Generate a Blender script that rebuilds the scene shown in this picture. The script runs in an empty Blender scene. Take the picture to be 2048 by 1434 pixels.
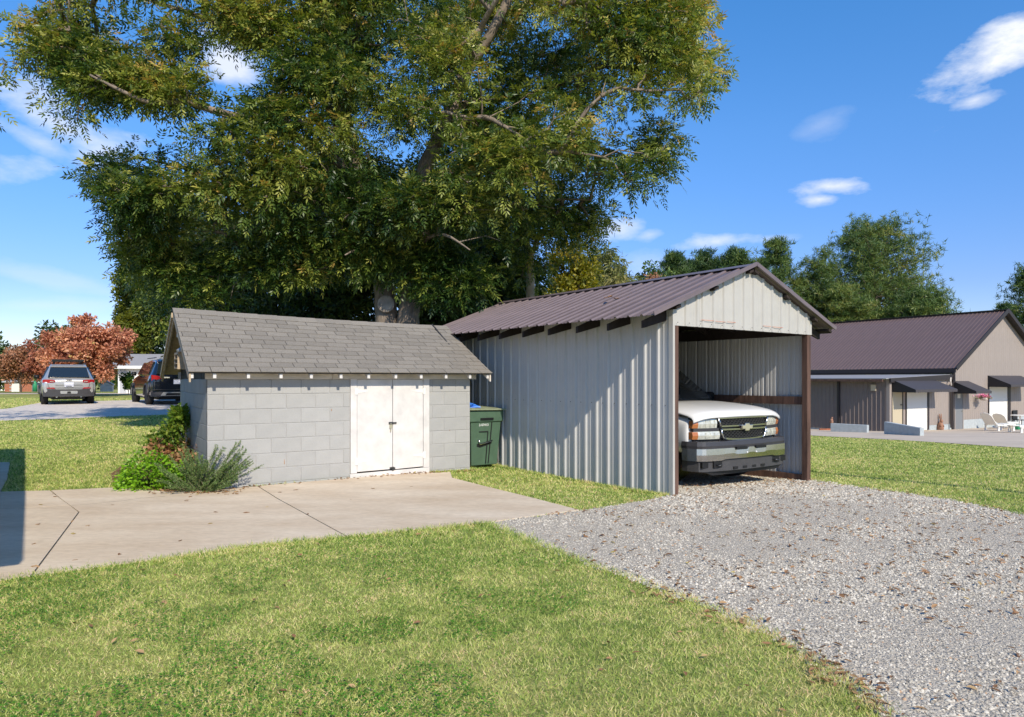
import bpy, bmesh, math, random
import numpy as np
from mathutils import Vector, Matrix
random.seed(7)
RNG = np.random.default_rng(7)
S = bpy.context.scene
COL = S.collection
F = 1390.0; CX = 1024.0; HY = 758.0; EYE = 1.48     # photo-pixel focal length, centre column, horizon row, eye height

# ------------------------------------------------------------------ camera, sky, sun, exposure
cam_d = bpy.data.cameras.new('camera'); cam = bpy.data.objects.new('camera', cam_d); COL.objects.link(cam)
cam.location = (0, 0, EYE); cam.rotation_euler = (math.pi/2, 0, 0)
cam_d.sensor_width = 36; cam_d.lens = 36*F/2048; cam_d.shift_y = (HY-717)/2048
cam_d.clip_start = 0.05; cam_d.clip_end = 3000
S.camera = cam
SUN_EL = math.radians(37); SX, SY = .421, -.907      # sun stands behind the camera, a little to its right
sun_dir = Vector((SX*math.cos(SUN_EL), SY*math.cos(SUN_EL), math.sin(SUN_EL))).normalized()
sd = bpy.data.lights.new('sun', 'SUN'); sun = bpy.data.objects.new('sun', sd); COL.objects.link(sun)
sd.energy = 4.6; sd.angle = math.radians(.55); sd.color = (1, .90, .74)
sun.rotation_euler = sun_dir.to_track_quat('Z', 'Y').to_euler(); sun.location = (20, -40, 40)
S.view_settings.view_transform = 'Standard'; S.view_settings.look = 'None'
S.view_settings.exposure = 0.15; S.view_settings.gamma = 1; S.view_settings.use_curve_mapping = False
S.render.engine = 'CYCLES'
S.cycles.use_denoising = True
S.cycles.max_bounces = 6; S.cycles.transparent_max_bounces = 8
S.cycles.caustics_reflective = True; S.cycles.caustics_refractive = False

def dir_of(px, py):
    return Vector(((px-CX)/F, 1, (HY-py)/F)).normalized()

W = bpy.data.worlds.new('World'); S.world = W; W.use_nodes = True
def build_world():
    nt = W.node_tree; N = nt.nodes; L = nt.links
    N.clear()
    def nd(t, **k):
        n = N.new(t)
        for a, b in k.items(): setattr(n, a, b)
        return n
    def mth(op, a, b=None, c=None, clamp=False):
        n = nd('ShaderNodeMath', operation=op); n.use_clamp = clamp
        for i, v in enumerate((a, b, c)):
            if v is None: continue
            if isinstance(v, (int, float)): n.inputs[i].default_value = v
            else: L.new(v, n.inputs[i])
        return n.outputs[0]
    sky = nd('ShaderNodeTexSky', sky_type='NISHITA'); sky.sun_disc = False
    sky.sun_elevation = SUN_EL; sky.sun_rotation = math.atan2(SX, SY)
    sky.altitude = 200; sky.air_density = 1.0; sky.dust_density = .1; sky.ozone_density = 3.0
    hs = nd('ShaderNodeHueSaturation'); hs.inputs['Saturation'].default_value = 1.28; hs.inputs['Value'].default_value = 1.2
    hs.inputs['Hue'].default_value = .508
    L.new(sky.outputs[0], hs.inputs['Color'])
    tc = nd('ShaderNodeTexCoord'); g = tc.outputs['Generated']
    sx = nd('ShaderNodeSeparateXYZ'); L.new(g, sx.inputs[0]); rp = nd('ShaderNodeValToRGB'); L.new(sx.outputs[2], rp.inputs[0]); el = rp.color_ramp.elements
    for pos, c in [(0, (.60, .58, .70)), (.12, (.66, .63, .78)), (.22, (.82, .82, .90)), (.32, (.98, 1.0, 1.0)), (.5, (1.02, 1.2, 1.12)), (1, (1.02, 1.2, 1.12))]:
        e = el[0] if pos == 0 else (el[len(el)-1] if pos == 1 else el.new(pos)); e.color = (*c, 1)
    grade = nd('ShaderNodeMixRGB', blend_type='MULTIPLY'); grade.inputs[0].default_value = 1; L.new(hs.outputs[0], grade.inputs[1]); L.new(rp.outputs[0], grade.inputs[2])
    no = nd('ShaderNodeTexNoise'); no.inputs['Scale'].default_value = 9; no.inputs['Detail'].default_value = 8; no.inputs['Roughness'].default_value = .6
    mp = nd('ShaderNodeMapping'); mp.inputs['Scale'].default_value = (1, 1, 2.2); L.new(g, mp.inputs[0]); L.new(mp.outputs[0], no.inputs['Vector'])
    def dot(v):
        n = nd('ShaderNodeVectorMath', operation='DOT_PRODUCT'); L.new(g, n.inputs[0]); n.inputs[1].default_value = v; return n.outputs['Value']
    total = None
    # (px, py, half width px, half height px, tilt deg, strength)
    clouds = [(1985, 125, 120, 60, 22, 1.2), (1950, 200, 55, 18, 10, .7), (2110, 60, 120, 60, 20, 1.0),
              (1660, 372, 72, 22, -3, 1.0), (1640, 398, 40, 14, 0, .8), (1648, 245, 60, 25, 15, .18),
              (1430, 484, 95, 20, 3, .75), (1240, 456, 55, 26, 0, .65), (1298, 470, 32, 14, 10, .4), (1545, 478, 45, 10, 0, .3),
              (130, 255, 130, 38, -25, .7), (200, 300, 70, 50, 0, .55), (60, 275, 90, 22, -18, .5), (110, 215, 70, 26, -35, .5),
              (460, 125, 60, 45, -20, .8), (110, 560, 120, 18, -8, .22), (90, 610, 150, 16, 4, .2), (10, 172, 22, 12, 0, .5),
              (1330, 530, 120, 30, 0, .3), (-300, 300, 300, 60, 5, .6), (2500, 300, 250, 60, 5, .6), (1000, -600, 400, 90, 8, .5), (300, -900, 500, 120, -8, .4)]
    for px, py, hw, hh, tl, st in clouds:
        d = dir_of(px, py)
        right = d.cross(Vector((0, 0, 1))).normalized(); up = right.cross(d).normalized()
        a = math.radians(tl); r2 = right*math.cos(a)+up*math.sin(a); u2 = up*math.cos(a)-right*math.sin(a)
        sc = d.y/F
        x = mth('MULTIPLY', dot(tuple(r2)), 1/(hw*sc)); y = mth('MULTIPLY', dot(tuple(u2)), 1/(hh*sc))
        q = mth('ADD', mth('MULTIPLY', x, x), mth('MULTIPLY', y, y))
        q = mth('SQRT', q)
        m = mth('SUBTRACT', 1.15, q)
        m = mth('ADD', m, mth('MULTIPLY', mth('SUBTRACT', no.outputs[0], .52), 3.2))
        m = mth('MULTIPLY', m, .95, clamp=True)
        front = mth('GREATER_THAN', dot(tuple(d)), .5)
        m = mth('MULTIPLY', mth('MULTIPLY', m, front), st)
        total = m if total is None else mth('MAXIMUM', total, m)
    total = mth('MINIMUM', total, 1.0)
    mix = nd('ShaderNodeMixRGB'); L.new(total, mix.inputs[0]); L.new(grade.outputs[0], mix.inputs[1]); mix.inputs[2].default_value = (6.0, 6.2, 6.6, 1)
    bg = nd('ShaderNodeBackground'); L.new(mix.outputs[0], bg.inputs[0]); bg.inputs[1].default_value = .15
    out = nd('ShaderNodeOutputWorld'); L.new(bg.outputs[0], out.inputs[0])
build_world()

# ------------------------------------------------------------------ materials
MATS = {}
def mat(name, col, rough=.7, metal=0, noise=0, nscale=8, bump=0, bscale=40, spec=.4, attr=None, ramp=None, trans=0, rand=0, col2=None, coat=0, detail=6, stretch=None, emit=None):
    if name in MATS: return MATS[name]
    m = bpy.data.materials.new(name); m.use_nodes = True; nt = m.node_tree; N = nt.nodes; L = nt.links
    p = N['Principled BSDF']; p.inputs['Roughness'].default_value = rough; p.inputs['Metallic'].default_value = metal
    p.inputs['Specular IOR Level'].default_value = spec
    if coat: p.inputs['Coat Weight'].default_value = coat; p.inputs['Coat Roughness'].default_value = .06
    c = (*col, 1); p.inputs['Base Color'].default_value = c
    src = None
    tc = N.new('ShaderNodeTexCoord'); coord = tc.outputs['Object']
    if stretch:
        mp = N.new('ShaderNodeMapping'); mp.inputs['Scale'].default_value = stretch; L.new(coord, mp.inputs[0]); coord = mp.outputs[0]
    if attr:
        at = N.new('ShaderNodeAttribute'); at.attribute_name = attr
        cr = N.new('ShaderNodeValToRGB'); els = cr.color_ramp.elements
        while len(els) < len(ramp): els.new(.5)
        for e, (pos, cc) in zip(els, ramp): e.position = pos; e.color = (*cc, 1)
        L.new(at.outputs['Fac'], cr.inputs[0]); src = cr.outputs[0]
    if noise or col2:
        nz = N.new('ShaderNodeTexNoise'); nz.inputs['Scale'].default_value = nscale; nz.inputs['Detail'].default_value = detail; nz.inputs['Roughness'].default_value = .6
        L.new(coord, nz.inputs['Vector'])
        mr = N.new('ShaderNodeMapRange'); mr.inputs['From Min'].default_value = .3; mr.inputs['From Max'].default_value = .7
        L.new(nz.outputs[0], mr.inputs[0])
        if col2:
            mx = N.new('ShaderNodeMixRGB'); L.new(mr.outputs[0], mx.inputs[0]); mx.inputs[1].default_value = c; mx.inputs[2].default_value = (*col2, 1)
            if src: mx.blend_type = 'MULTIPLY'; L.new(src, mx.inputs[1])
            src = mx.outputs[0]
            if noise:
                n3 = N.new('ShaderNodeTexNoise'); n3.inputs['Scale'].default_value = nscale*14; n3.inputs['Detail'].default_value = 8; n3.inputs['Roughness'].default_value = .7; L.new(coord, n3.inputs['Vector'])
                m3 = N.new('ShaderNodeMapRange'); m3.inputs['From Min'].default_value = .3; m3.inputs['From Max'].default_value = .7; m3.inputs['To Min'].default_value = 1-noise; m3.inputs['To Max'].default_value = 1+noise; L.new(n3.outputs[0], m3.inputs[0])
                v3 = N.new('ShaderNodeVectorMath'); v3.operation = 'SCALE'; L.new(src, v3.inputs[0]); L.new(m3.outputs[0], v3.inputs['Scale']); src = v3.outputs[0]
        else:
            mr.inputs['To Min'].default_value = 1-noise; mr.inputs['To Max'].default_value = 1+noise
            vm = N.new('ShaderNodeVectorMath'); vm.operation = 'SCALE'; L.new(mr.outputs[0], vm.inputs['Scale'])
            if src: L.new(src, vm.inputs[0])
            else: vm.inputs[0].default_value = col
            src = vm.outputs[0]
    if rand:
        oi = N.new('ShaderNodeObjectInfo'); mr = N.new('ShaderNodeMapRange')
        mr.inputs['To Min'].default_value = 1-rand; mr.inputs['To Max'].default_value = 1+rand; L.new(oi.outputs['Random'], mr.inputs[0])
        vm = N.new('ShaderNodeVectorMath'); vm.operation = 'SCALE'; L.new(mr.outputs[0], vm.inputs['Scale'])
        if src: L.new(src, vm.inputs[0])
        else: vm.inputs[0].default_value = col
        src = vm.outputs[0]
    if src: L.new(src, p.inputs['Base Color'])
    if bump:
        bn = N.new('ShaderNodeTexNoise'); bn.inputs['Scale'].default_value = bscale; bn.inputs['Detail'].default_value = 5
        L.new(coord, bn.inputs['Vector'])
        b = N.new('ShaderNodeBump'); b.inputs['Strength'].default_value = min(1, bump*8); b.inputs['Distance'].default_value = bump*.1
        L.new(bn.outputs[0], b.inputs['Height']); L.new(b.outputs[0], p.inputs['Normal'])
    if trans:
        tr = N.new('ShaderNodeBsdfTranslucent'); ms = N.new('ShaderNodeMixShader'); ms.inputs[0].default_value = trans
        if src:
            hs = N.new('ShaderNodeHueSaturation'); hs.inputs['Value'].default_value = 1.5; hs.inputs['Saturation'].default_value = 1.1
            L.new(src, hs.inputs['Color']); L.new(hs.outputs[0], tr.inputs[0])
        else: tr.inputs[0].default_value = c
        L.new(p.outputs[0], ms.inputs[1]); L.new(tr.outputs[0], ms.inputs[2]); L.new(ms.outputs[0], N['Material Output'].inputs[0])
    if emit:
        p.inputs['Emission Color'].default_value = (*emit[0], 1); p.inputs['Emission Strength'].default_value = emit[1]
    MATS[name] = m; return m

M_block = mat('painted_block', (.335, .335, .325), .75, noise=.06, nscale=3.5, col2=(.385, .383, .37), bump=.06, bscale=70, rand=.035)
M_mortar = mat('painted_mortar', (.36, .355, .34), .8, noise=.1, nscale=20, bump=.05, bscale=60)
M_shingle = mat('asphalt_shingle', (.235, .212, .18), .9, noise=.2, nscale=60, bump=.08, bscale=250, rand=.11, detail=10)
M_whitepaint = mat('white_paint', (.62, .60, .575), .55, noise=.11, nscale=5, bump=.02, bscale=30)
M_fascia = mat('weathered_white_board', (.62, .56, .49), .7, noise=.2, nscale=12, bump=.03, stretch=(.3, 1, 1))
M_rawwood = mat('weathered_wood', (.42, .33, .22), .8, noise=.25, nscale=16, bump=.04)
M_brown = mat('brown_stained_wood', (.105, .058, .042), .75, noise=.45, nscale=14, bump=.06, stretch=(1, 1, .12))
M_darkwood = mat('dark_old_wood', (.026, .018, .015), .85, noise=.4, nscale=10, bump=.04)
M_darkside = mat('dark_board_siding', (.03, .033, .038), .75, noise=.2, nscale=10)
M_metalwall = mat('grey_painted_metal', (.46, .455, .44), .42, 0, noise=.05, nscale=3, spec=.55, bump=.01, bscale=3)
M_metalgable = mat('offwhite_painted_metal', (.45, .435, .40), .45, 0, noise=.05, nscale=4, spec=.5)
M_metalroof = mat('brown_metal_roof', (.15, .112, .112), .38, 0, noise=.16, nscale=2.5, spec=.75, bump=.008, bscale=3)
M_roofunder = mat('galvanised_underside', (.5, .5, .47), .5, .2, noise=.1, nscale=4)
M_groof = mat('garage_metal_roof', (.13, .088, .082), .45, 0, noise=.08, nscale=2, spec=.6)
M_gwall = mat('taupe_metal_wall', (.31, .265, .235), .5, 0, noise=.05, nscale=2)
M_gshade = mat('shaded_taupe_side', (.19, .155, .14), .5, noise=.06, nscale=2)  # taupe wall colour darkened, painting in the grazing light on the side wall
M_gdark = mat('dark_brown_trim', (.03, .024, .024), .5)
M_awn = mat('dark_awning', (.058, .052, .055), .6, noise=.1, nscale=9)
M_awnside = mat('black_awning_side', (.016, .016, .018), .6)
M_tan = mat('cream_door', (.50, .43, .30), .5)
M_wdoor = mat('white_door', (.72, .70, .65), .5)
M_gdoor = mat('slate_grey_door', (.19, .20, .21), .5)
M_stone = mat('pale_block_footing', (.40, .44, .45), .8, noise=.12, nscale=6, bump=.04)
M_black = mat('black_plastic', (.012, .012, .013), .45)
M_rubber = mat('tyre_rubber', (.02, .02, .02), .85, bump=.03, bscale=60)
M_glass = mat('dark_car_glass', (.012, .018, .022), .04, spec=.9)
M_chrome = mat('chrome', (.62, .60, .58), .2, 1.0, noise=.05, nscale=30)
M_bumpgrey = mat('charcoal_bumper_plastic', (.045, .044, .048), .42, noise=.1, nscale=10)
M_truck = mat('white_car_paint', (.76, .76, .75), .28, spec=.5, coat=.5)
M_silver = mat('silver_car_paint', (.50, .49, .47), .28, .55, coat=.6)
M_carblack = mat('black_car_paint', (.006, .008, .014), .12, spec=.6, coat=1.0)
M_lens = mat('clouded_lamp_lens', (.55, .55, .47), .15, .15, noise=.3, nscale=14, coat=1)
M_amber = mat('amber_lens', (.42, .15, .045), .2, coat=.6)
M_red = mat('red_lens', (.35, .01, .015), .15, coat=1)
M_plate = mat('licence_plate', (.62, .64, .72), .5)
M_ink = mat('dark_ink', (.04, .05, .12), .6)
M_gold = mat('gold_emblem', (.62, .58, .42), .3, .6)
M_bin = mat('green_bin_plastic', (.07, .125, .08), .5, noise=.12, nscale=6, bump=.01)
M_binlid = mat('faded_bin_lid', (.24, .27, .17), .6, noise=.3, nscale=9)
M_white = mat('white_print', (.85, .85, .82), .6)
M_bluetarp = mat('blue_plastic', (.05, .22, .75), .4)
M_galv = mat('galvanised_vent', (.42, .42, .42), .45, .5, noise=.35, nscale=12)
M_bark = mat('grey_brown_bark', (.215, .17, .13), .9, noise=.4, nscale=7, bump=.3, bscale=14, stretch=(1, 1, .3))
M_bark2 = mat('dark_bark', (.09, .07, .055), .9, noise=.3, nscale=6, bump=.15, bscale=12)
M_birch = mat('pale_bark', (.34, .28, .22), .9, noise=.3, nscale=6, bump=.15, bscale=12)
M_brick = mat('red_brick', (.36, .13, .07), .85, noise=.25, nscale=9, rand=.12)
M_wallwhite = mat('white_siding', (.78, .78, .76), .7)
M_greyroof = mat('grey_metal_roof', (.36, .35, .35), .5, .2, noise=.08)
M_clay = mat('clay_statue', (.32, .17, .11), .8, noise=.3, nscale=15)
M_plasticwhite = mat('white_plastic', (.82, .80, .74), .5)
M_pink = mat('pink_petals', (.75, .22, .38), .6, rand=.1)
M_green = mat('green_pot', (.04, .30, .14), .5)
M_steel = mat('padlock_steel', (.10, .10, .10), .35, .8)
M_hinge = mat('painted_hinge', (.72, .72, .69), .5)
M_lamp = mat('lit_bulb', (1, .7, .35), .5, emit=((1, .55, .2), 3))

# leaf ramps
R_pecan = [(0, (.018, .050, .011)), (.3, (.048, .092, .016)), (.5, (.125, .175, .028)), (.72, (.29, .32, .055)), (.92, (.44, .42, .10)), (1, (.48, .31, .08))]
M_pecan = mat('pecan_leaves', (1, 1, 1), .42, attr='v', ramp=R_pecan, trans=.3, spec=.45)
M_wood = mat('wood_leaves', (1, 1, 1), .55, attr='v', ramp=[(0, (.016, .036, .009)), (.5, (.045, .08, .015)), (.85, (.11, .135, .026)), (1, (.30, .24, .05))], trans=.25)
M_yel = mat('yellow_green_leaves', (1, 1, 1), .5, attr='v', ramp=[(0, (.06, .085, .012)), (.5, (.17, .18, .02)), (1, (.42, .33, .03))], trans=.35)
M_feather = mat('feathery_leaves', (1, 1, 1), .5, attr='v', ramp=[(0, (.07, .10, .03)), (.6, (.17, .19, .05)), (1, (.28, .25, .08))], trans=.3)
M_redl = mat('red_leaves', (1, 1, 1), .5, attr='v', ramp=[(0, (.24, .07, .04)), (.5, (.56, .24, .14)), (.85, (.72, .38, .22)), (1, (.50, .36, .12))], trans=.25)
M_orangel = mat('orange_leaves', (1, 1, 1), .5, attr='v', ramp=[(0, (.12, .10, .03)), (.5, (.36, .17, .09)), (1, (.50, .26, .15))], trans=.3)
M_pine = mat('pine_needles', (1, 1, 1), .5, attr='v', ramp=[(0, (.025, .06, .02)), (.5, (.085, .145, .035)), (.85, (.19, .24, .05)), (1, (.30, .28, .07))], trans=.2)
M_lime = mat('mint_leaves', (1, 1, 1), .45, attr='v', ramp=[(0, (.08, .20, .01)), (.5, (.20, .40, .02)), (1, (.34, .52, .05))], trans=.3)
M_shrub = mat('shrub_leaves', (1, 1, 1), .45, attr='v', ramp=[(0, (.04, .10, .012)), (.6, (.13, .22, .025)), (1, (.27, .30, .04))], trans=.3)
M_browned = mat('browned_leaves', (1, 1, 1), .6, attr='v', ramp=[(0, (.14, .05, .02)), (.5, (.34, .17, .08)), (.85, (.46, .30, .15)), (1, (.20, .22, .04))], trans=.2)
M_rosem = mat('rosemary_needles', (1, 1, 1), .5, attr='v', ramp=[(0, (.06, .12, .035)), (.6, (.15, .24, .07)), (1, (.27, .35, .12))], trans=.2)
M_grass = mat('grass_blades', (1, 1, 1), .6, attr='v', ramp=[(0, (.11, .19, .035)), (.3, (.33, .44, .09)), (.6, (.58, .60, .20)), (.85, (.74, .66, .33)), (1, (.78, .56, .34))], trans=.25)
M_clover = mat('clover_leaves', (1, 1, 1), .5, attr='v', ramp=[(0, (.05, .17, .012)), (1, (.14, .33, .03))], trans=.3)
M_litter = mat('dead_leaves', (1, 1, 1), .7, attr='v', ramp=[(0, (.14, .07, .035)), (.5, (.33, .18, .085)), (.85, (.46, .30, .15)), (1, (.40, .36, .07))], trans=.15)
M_pebble = mat('crushed_stone', (1, 1, 1), .9, spec=.15, attr='v', ramp=[(0, (.18, .165, .14)), (.35, (.46, .42, .345)), (.8, (.70, .64, .53)), (.93, (.86, .79, .66)), (1, (.52, .34, .21))])

# ------------------------------------------------------------------ terrain and projection helpers
def sstep(t): t = np.clip(t, 0, 1); return t*t*(3-2*t)
YL = [0, 8.5, 12, 25, 40, 60, 120, 400, 2000]; ZL = [0, 0, .09, .46, .60, .40, -.3, -1.2, -4]
YR = [0, 8.5, 10.8, 24, 37, 60, 400, 2000]; ZR = [0, 0, -.105, -.68, -1.22, -1.7, -3, -6]
def gz(x, y):
    x = np.asarray(x, float); y = np.asarray(y, float)
    t = sstep((x/np.maximum(y, 1)+.35)/.75)
    return np.interp(y, YL, ZL)*(1-t)+np.interp(y, YR, ZR)*t
def gpt(px, py, it=12):
    """ground point seen at a photo pixel"""
    y = 8.0; k = (px-CX)/F; m = (py-HY)/F
    for _ in range(it*3):
        z = float(gz(k*y, y)); y = .5*y+.5*min(600, max(1, (EYE-z)/m))
    return (k*y, y, float(gz(k*y, y)))
def at(px, py, d): return Vector(((px-CX)/F*d, d, EYE+(HY-py)/F*d))
def gpoly(pts): return [gpt(*p)[:2] for p in pts]
def in_poly(x, y, poly):
    x = np.asarray(x); y = np.asarray(y); r = np.zeros(x.shape, bool); n = len(poly)
    for i in range(n):
        x1, y1 = poly[i]; x2, y2 = poly[(i+1) % n]
        c = ((y1 > y) != (y2 > y)); 
        with np.errstate(divide='ignore', invalid='ignore'):
            r ^= c & (x < (x2-x1)*(y-y1)/((y2-y1) if y2 != y1 else 1e-9)+x1)
    return r
def vnoise(x, y, s, seed=0):
    x = np.asarray(x)/s+seed*17.3; y = np.asarray(y)/s+seed*9.1
    xi = np.floor(x).astype(int); yi = np.floor(y).astype(int); fx = sstep(x-xi); fy = sstep(y-yi)
    def h(a, b):
        v = np.sin(a*127.1+b*311.7+seed*74.7)*43758.5453; return v-np.floor(v)
    return (h(xi, yi)*(1-fx)+h(xi+1, yi)*fx)*(1-fy)+(h(xi, yi+1)*(1-fx)+h(xi+1, yi+1)*fx)*fy
def fbm(x, y, s, seed=0): return (vnoise(x, y, s, seed)*.5+vnoise(x, y, s/2.1, seed+1)*.3+vnoise(x, y, s/4.3, seed+2)*.2)

# ------------------------------------------------------------------ object helpers
def tagit(o, label=None, cat=None, group=None, kind=None):
    if label: o['label'] = label
    if cat: o['category'] = cat
    if group: o['group'] = group
    if kind: o['kind'] = kind
    return o
def thing(name, label, cat, loc=(0, 0, 0), rz=0, group=None):
    o = bpy.data.objects.new(name, None); COL.objects.link(o); o.empty_display_size = .2
    o.location = loc; o.rotation_euler = (0, 0, rz); return tagit(o, label, cat, group)
def link(name, me, parent=None, basis=None):
    o = bpy.data.objects.new(name, me); COL.objects.link(o)
    if parent: o.parent = parent
    if basis is not None: o.matrix_basis = basis
    return o
def np_mesh(name, verts, faces, m, v=None, smooth=False):
    """fast mesh from arrays, faces all of one size; v = per-vertex attribute"""
    verts = np.asarray(verts, np.float32).reshape(-1, 3); faces = np.asarray(faces, np.int32); k = faces.shape[1]; nf = len(faces)
    me = bpy.data.meshes.new(name); me.vertices.add(len(verts)); me.vertices.foreach_set('co', verts.ravel())
    me.loops.add(nf*k); me.loops.foreach_set('vertex_index', faces.ravel())
    me.polygons.add(nf); me.polygons.foreach_set('loop_start', np.arange(nf, dtype=np.int32)*k)
    try: me.polygons.foreach_set('loop_total', np.full(nf, k, np.int32))
    except Exception: pass
    if v is not None:
        a = me.attributes.new('v', 'FLOAT', 'POINT'); a.data.foreach_set('value', np.asarray(v, np.float32).ravel())
    me.update(calc_edges=True); me.materials.append(m)
    if smooth: me.polygons.foreach_set('use_smooth', np.ones(nf, bool))
    return me
class MB:
    def __init__(s): s.v = []; s.f = []
    def add(s, vs, fs):
        n = len(s.v); s.v += [tuple(p) for p in vs]; s.f += [tuple(i+n for i in f) for f in fs]; return s
    def box(s, x0, x1, y0, y1, z0, z1):
        return s.add([(x0, y0, z0), (x1, y0, z0), (x1, y1, z0), (x0, y1, z0), (x0, y0, z1), (x1, y0, z1), (x1, y1, z1), (x0, y1, z1)],
                     [(0, 3, 2, 1), (4, 5, 6, 7), (0, 1, 5, 4), (1, 2, 6, 5), (2, 3, 7, 6), (3, 0, 4, 7)])
    def beam(s, a, b, w, h, up=(0, 0, 1)):
        a = Vector(a); b = Vector(b); d = (b-a).normalized(); r = d.cross(Vector(up)).normalized(); u = r.cross(d)
        vs = [p+r*sx*w/2+u*sz*h/2 for p in (a, b) for sx, sz in ((-1, -1), (1, -1), (1, 1), (-1, 1))]
        return s.add(vs, [(0, 3, 2, 1), (4, 5, 6, 7), (0, 1, 5, 4), (1, 2, 6, 5), (2, 3, 7, 6), (3, 0, 4, 7)])
    def tube(s, pts, rs, n=8, cap=True):
        pts = [Vector(p) for p in pts]; 
        if not hasattr(rs, '__len__'): rs = [rs]*len(pts)
        base = len(s.v); prev = None
        for i, p in enumerate(pts):
            d = (pts[min(i+1, len(pts)-1)]-pts[max(i-1, 0)]).normalized()
            r = prev if prev is not None else (d.cross(Vector((0, 0, 1))) if abs(d.z) < .9 else d.cross(Vector((1, 0, 0))))
            r = (r-d*r.dot(d)).normalized(); u = d.cross(r); prev = r
            for k in range(n):
                a = 2*math.pi*k/n; s.v.append(tuple(p+(r*math.cos(a)+u*math.sin(a))*rs[i]))
        for i in range(len(pts)-1):
            for k in range(n):
                a = base+i*n+k; b = base+i*n+(k+1) % n; s.f.append((a, b, b+n, a+n))
        if cap:
            s.f.append(tuple(base+k for k in range(n))[::-1]); s.f.append(tuple(base+(len(pts)-1)*n+k for k in range(n)))
        return s
    def prism(s, poly, axis, a, b):
        """extrude a 2-D polygon along axis 'x'/'y'/'z' from a to b"""
        def m(p, t): return {'x': (t, p[0], p[1]), 'y': (p[0], t, p[1]), 'z': (p[0], p[1], t)}[axis]
        n = len(poly)
        return s.add([m(p, a) for p in poly]+[m(p, b) for p in poly],
                     [tuple(range(n)), tuple(range(2*n-1, n-1, -1))]+[(i, i+n, (i+1) % n+n, (i+1) % n) for i in range(n)])
    def lathe(s, prof, n=16, c=(0, 0, 0)):
        base = len(s.v)
        for r, z in prof:
            for k in range(n): a = 2*math.pi*k/n; s.v.append((c[0]+r*math.cos(a), c[1]+r*math.sin(a), c[2]+z))
        for i in range(len(prof)-1):
            for k in range(n): a = base+i*n+k; b = base+i*n+(k+1) % n; s.f.append((a, b, b+n, a+n))
        s.f.append(tuple(base+k for k in range(n))[::-1]); s.f.append(tuple(base+(len(prof)-1)*n+k for k in range(n)))
        return s
    def mesh(s, name, m, smooth=False, fix=True):
        me = bpy.data.meshes.new(name); me.from_pydata(s.v, [], s.f); me.materials.append(m)
        if fix:
            bm = bmesh.new(); bm.from_mesh(me); bmesh.ops.recalc_face_normals(bm, faces=bm.faces); bm.to_mesh(me); bm.free()
        if smooth:
            for p in me.polygons: p.use_smooth = True
        me.update(); return me
    def build(s, name, m, parent=None, smooth=False, bevel=0, label=None, auto=False):
        o = link(name, s.mesh(name, m, smooth), parent)
        if bevel:
            b = o.modifiers.new('bevel', 'BEVEL'); b.width = bevel; b.segments = 2; b.limit_method = 'ANGLE'
        if label: o['label'] = label
        return o
def frame(o, ex, ey, ez):
    m = Matrix.Identity(4)
    for i, e in enumerate((ex, ey, ez)):
        for j in range(3): m[j][i] = e[j]
    for j in range(3): m[j][3] = o[j]
    return m
def text(name, s, size, m, parent, basis, ext=.002):
    cu = bpy.data.curves.new(name, 'FONT'); cu.body = s; cu.size = size; cu.extrude = ext; cu.align_x = 'CENTER'; cu.align_y = 'CENTER'
    tmp = bpy.data.objects.new('tmp', cu); COL.objects.link(tmp)
    dg = bpy.context.evaluated_depsgraph_get(); me = bpy.data.meshes.new_from_object(tmp.evaluated_get(dg))
    bpy.data.objects.remove(tmp); me.materials.clear(); me.materials.append(m); me.name = name
    return link(name, me, parent, basis)

# ------------------------------------------------------------------ ground
M_ground = bpy.data.materials.new('lawn_soil'); M_ground.use_nodes = True
def ground_material():
    nt = M_ground.node_tree; N = nt.nodes; L = nt.links; p = N['Principled BSDF']; p.inputs['Roughness'].default_value = .9; p.inputs['Specular IOR Level'].default_value = .1
    tc = N.new('ShaderNodeTexCoord')
    def noise(sc, d=6, st=None):
        n = N.new('ShaderNodeTexNoise'); n.inputs['Scale'].default_value = sc; n.inputs['Detail'].default_value = d; n.inputs['Roughness'].default_value = .65
        if st:
            mp = N.new('ShaderNodeMapping'); mp.inputs['Scale'].default_value = st; mp.inputs['Rotation'].default_value = (0, 0, .35); L.new(tc.outputs['Object'], mp.inputs[0]); L.new(mp.outputs[0], n.inputs[0])
        else: L.new(tc.outputs['Object'], n.inputs[0])
        return n.outputs[0]
    def ramp(f, a, b, c1, c2):
        r = N.new('ShaderNodeValToRGB'); r.color_ramp.elements[0].position = a; r.color_ramp.elements[1].position = b
        r.color_ramp.elements[0].color = (*c1, 1); r.color_ramp.elements[1].color = (*c2, 1); L.new(f, r.inputs[0]); return r.outputs[0]
    base = ramp(noise(.5, 8), .35, .65, (.24, .285, .075), (.42, .39, .16))
    fine = ramp(noise(14, 8), .3, .7, (.55, .6, .5), (1.35, 1.3, 1.25))
    mow = ramp(noise(.8, 3, (.25, 3, 1)), .35, .65, (.82, .88, .8), (1.15, 1.1, 1.1))
    m1 = N.new('ShaderNodeMixRGB'); m1.blend_type = 'MULTIPLY'; m1.inputs[0].default_value = 1; L.new(base, m1.inputs[1]); L.new(fine, m1.inputs[2])
    m2 = N.new('ShaderNodeMixRGB'); m2.blend_type = 'MULTIPLY'; m2.inputs[0].default_value = 1; L.new(m1.outputs[0], m2.inputs[1]); L.new(mow, m2.inputs[2])
    L.new(m2.outputs[0], p.inputs['Base Color'])
    b = N.new('ShaderNodeBump'); b.inputs['Strength'].default_value = .9; b.inputs['Distance'].default_value = .03; L.new(noise(30, 6), b.inputs['Height']); L.new(b.outputs[0], p.inputs['Normal'])
ground_material()
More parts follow.
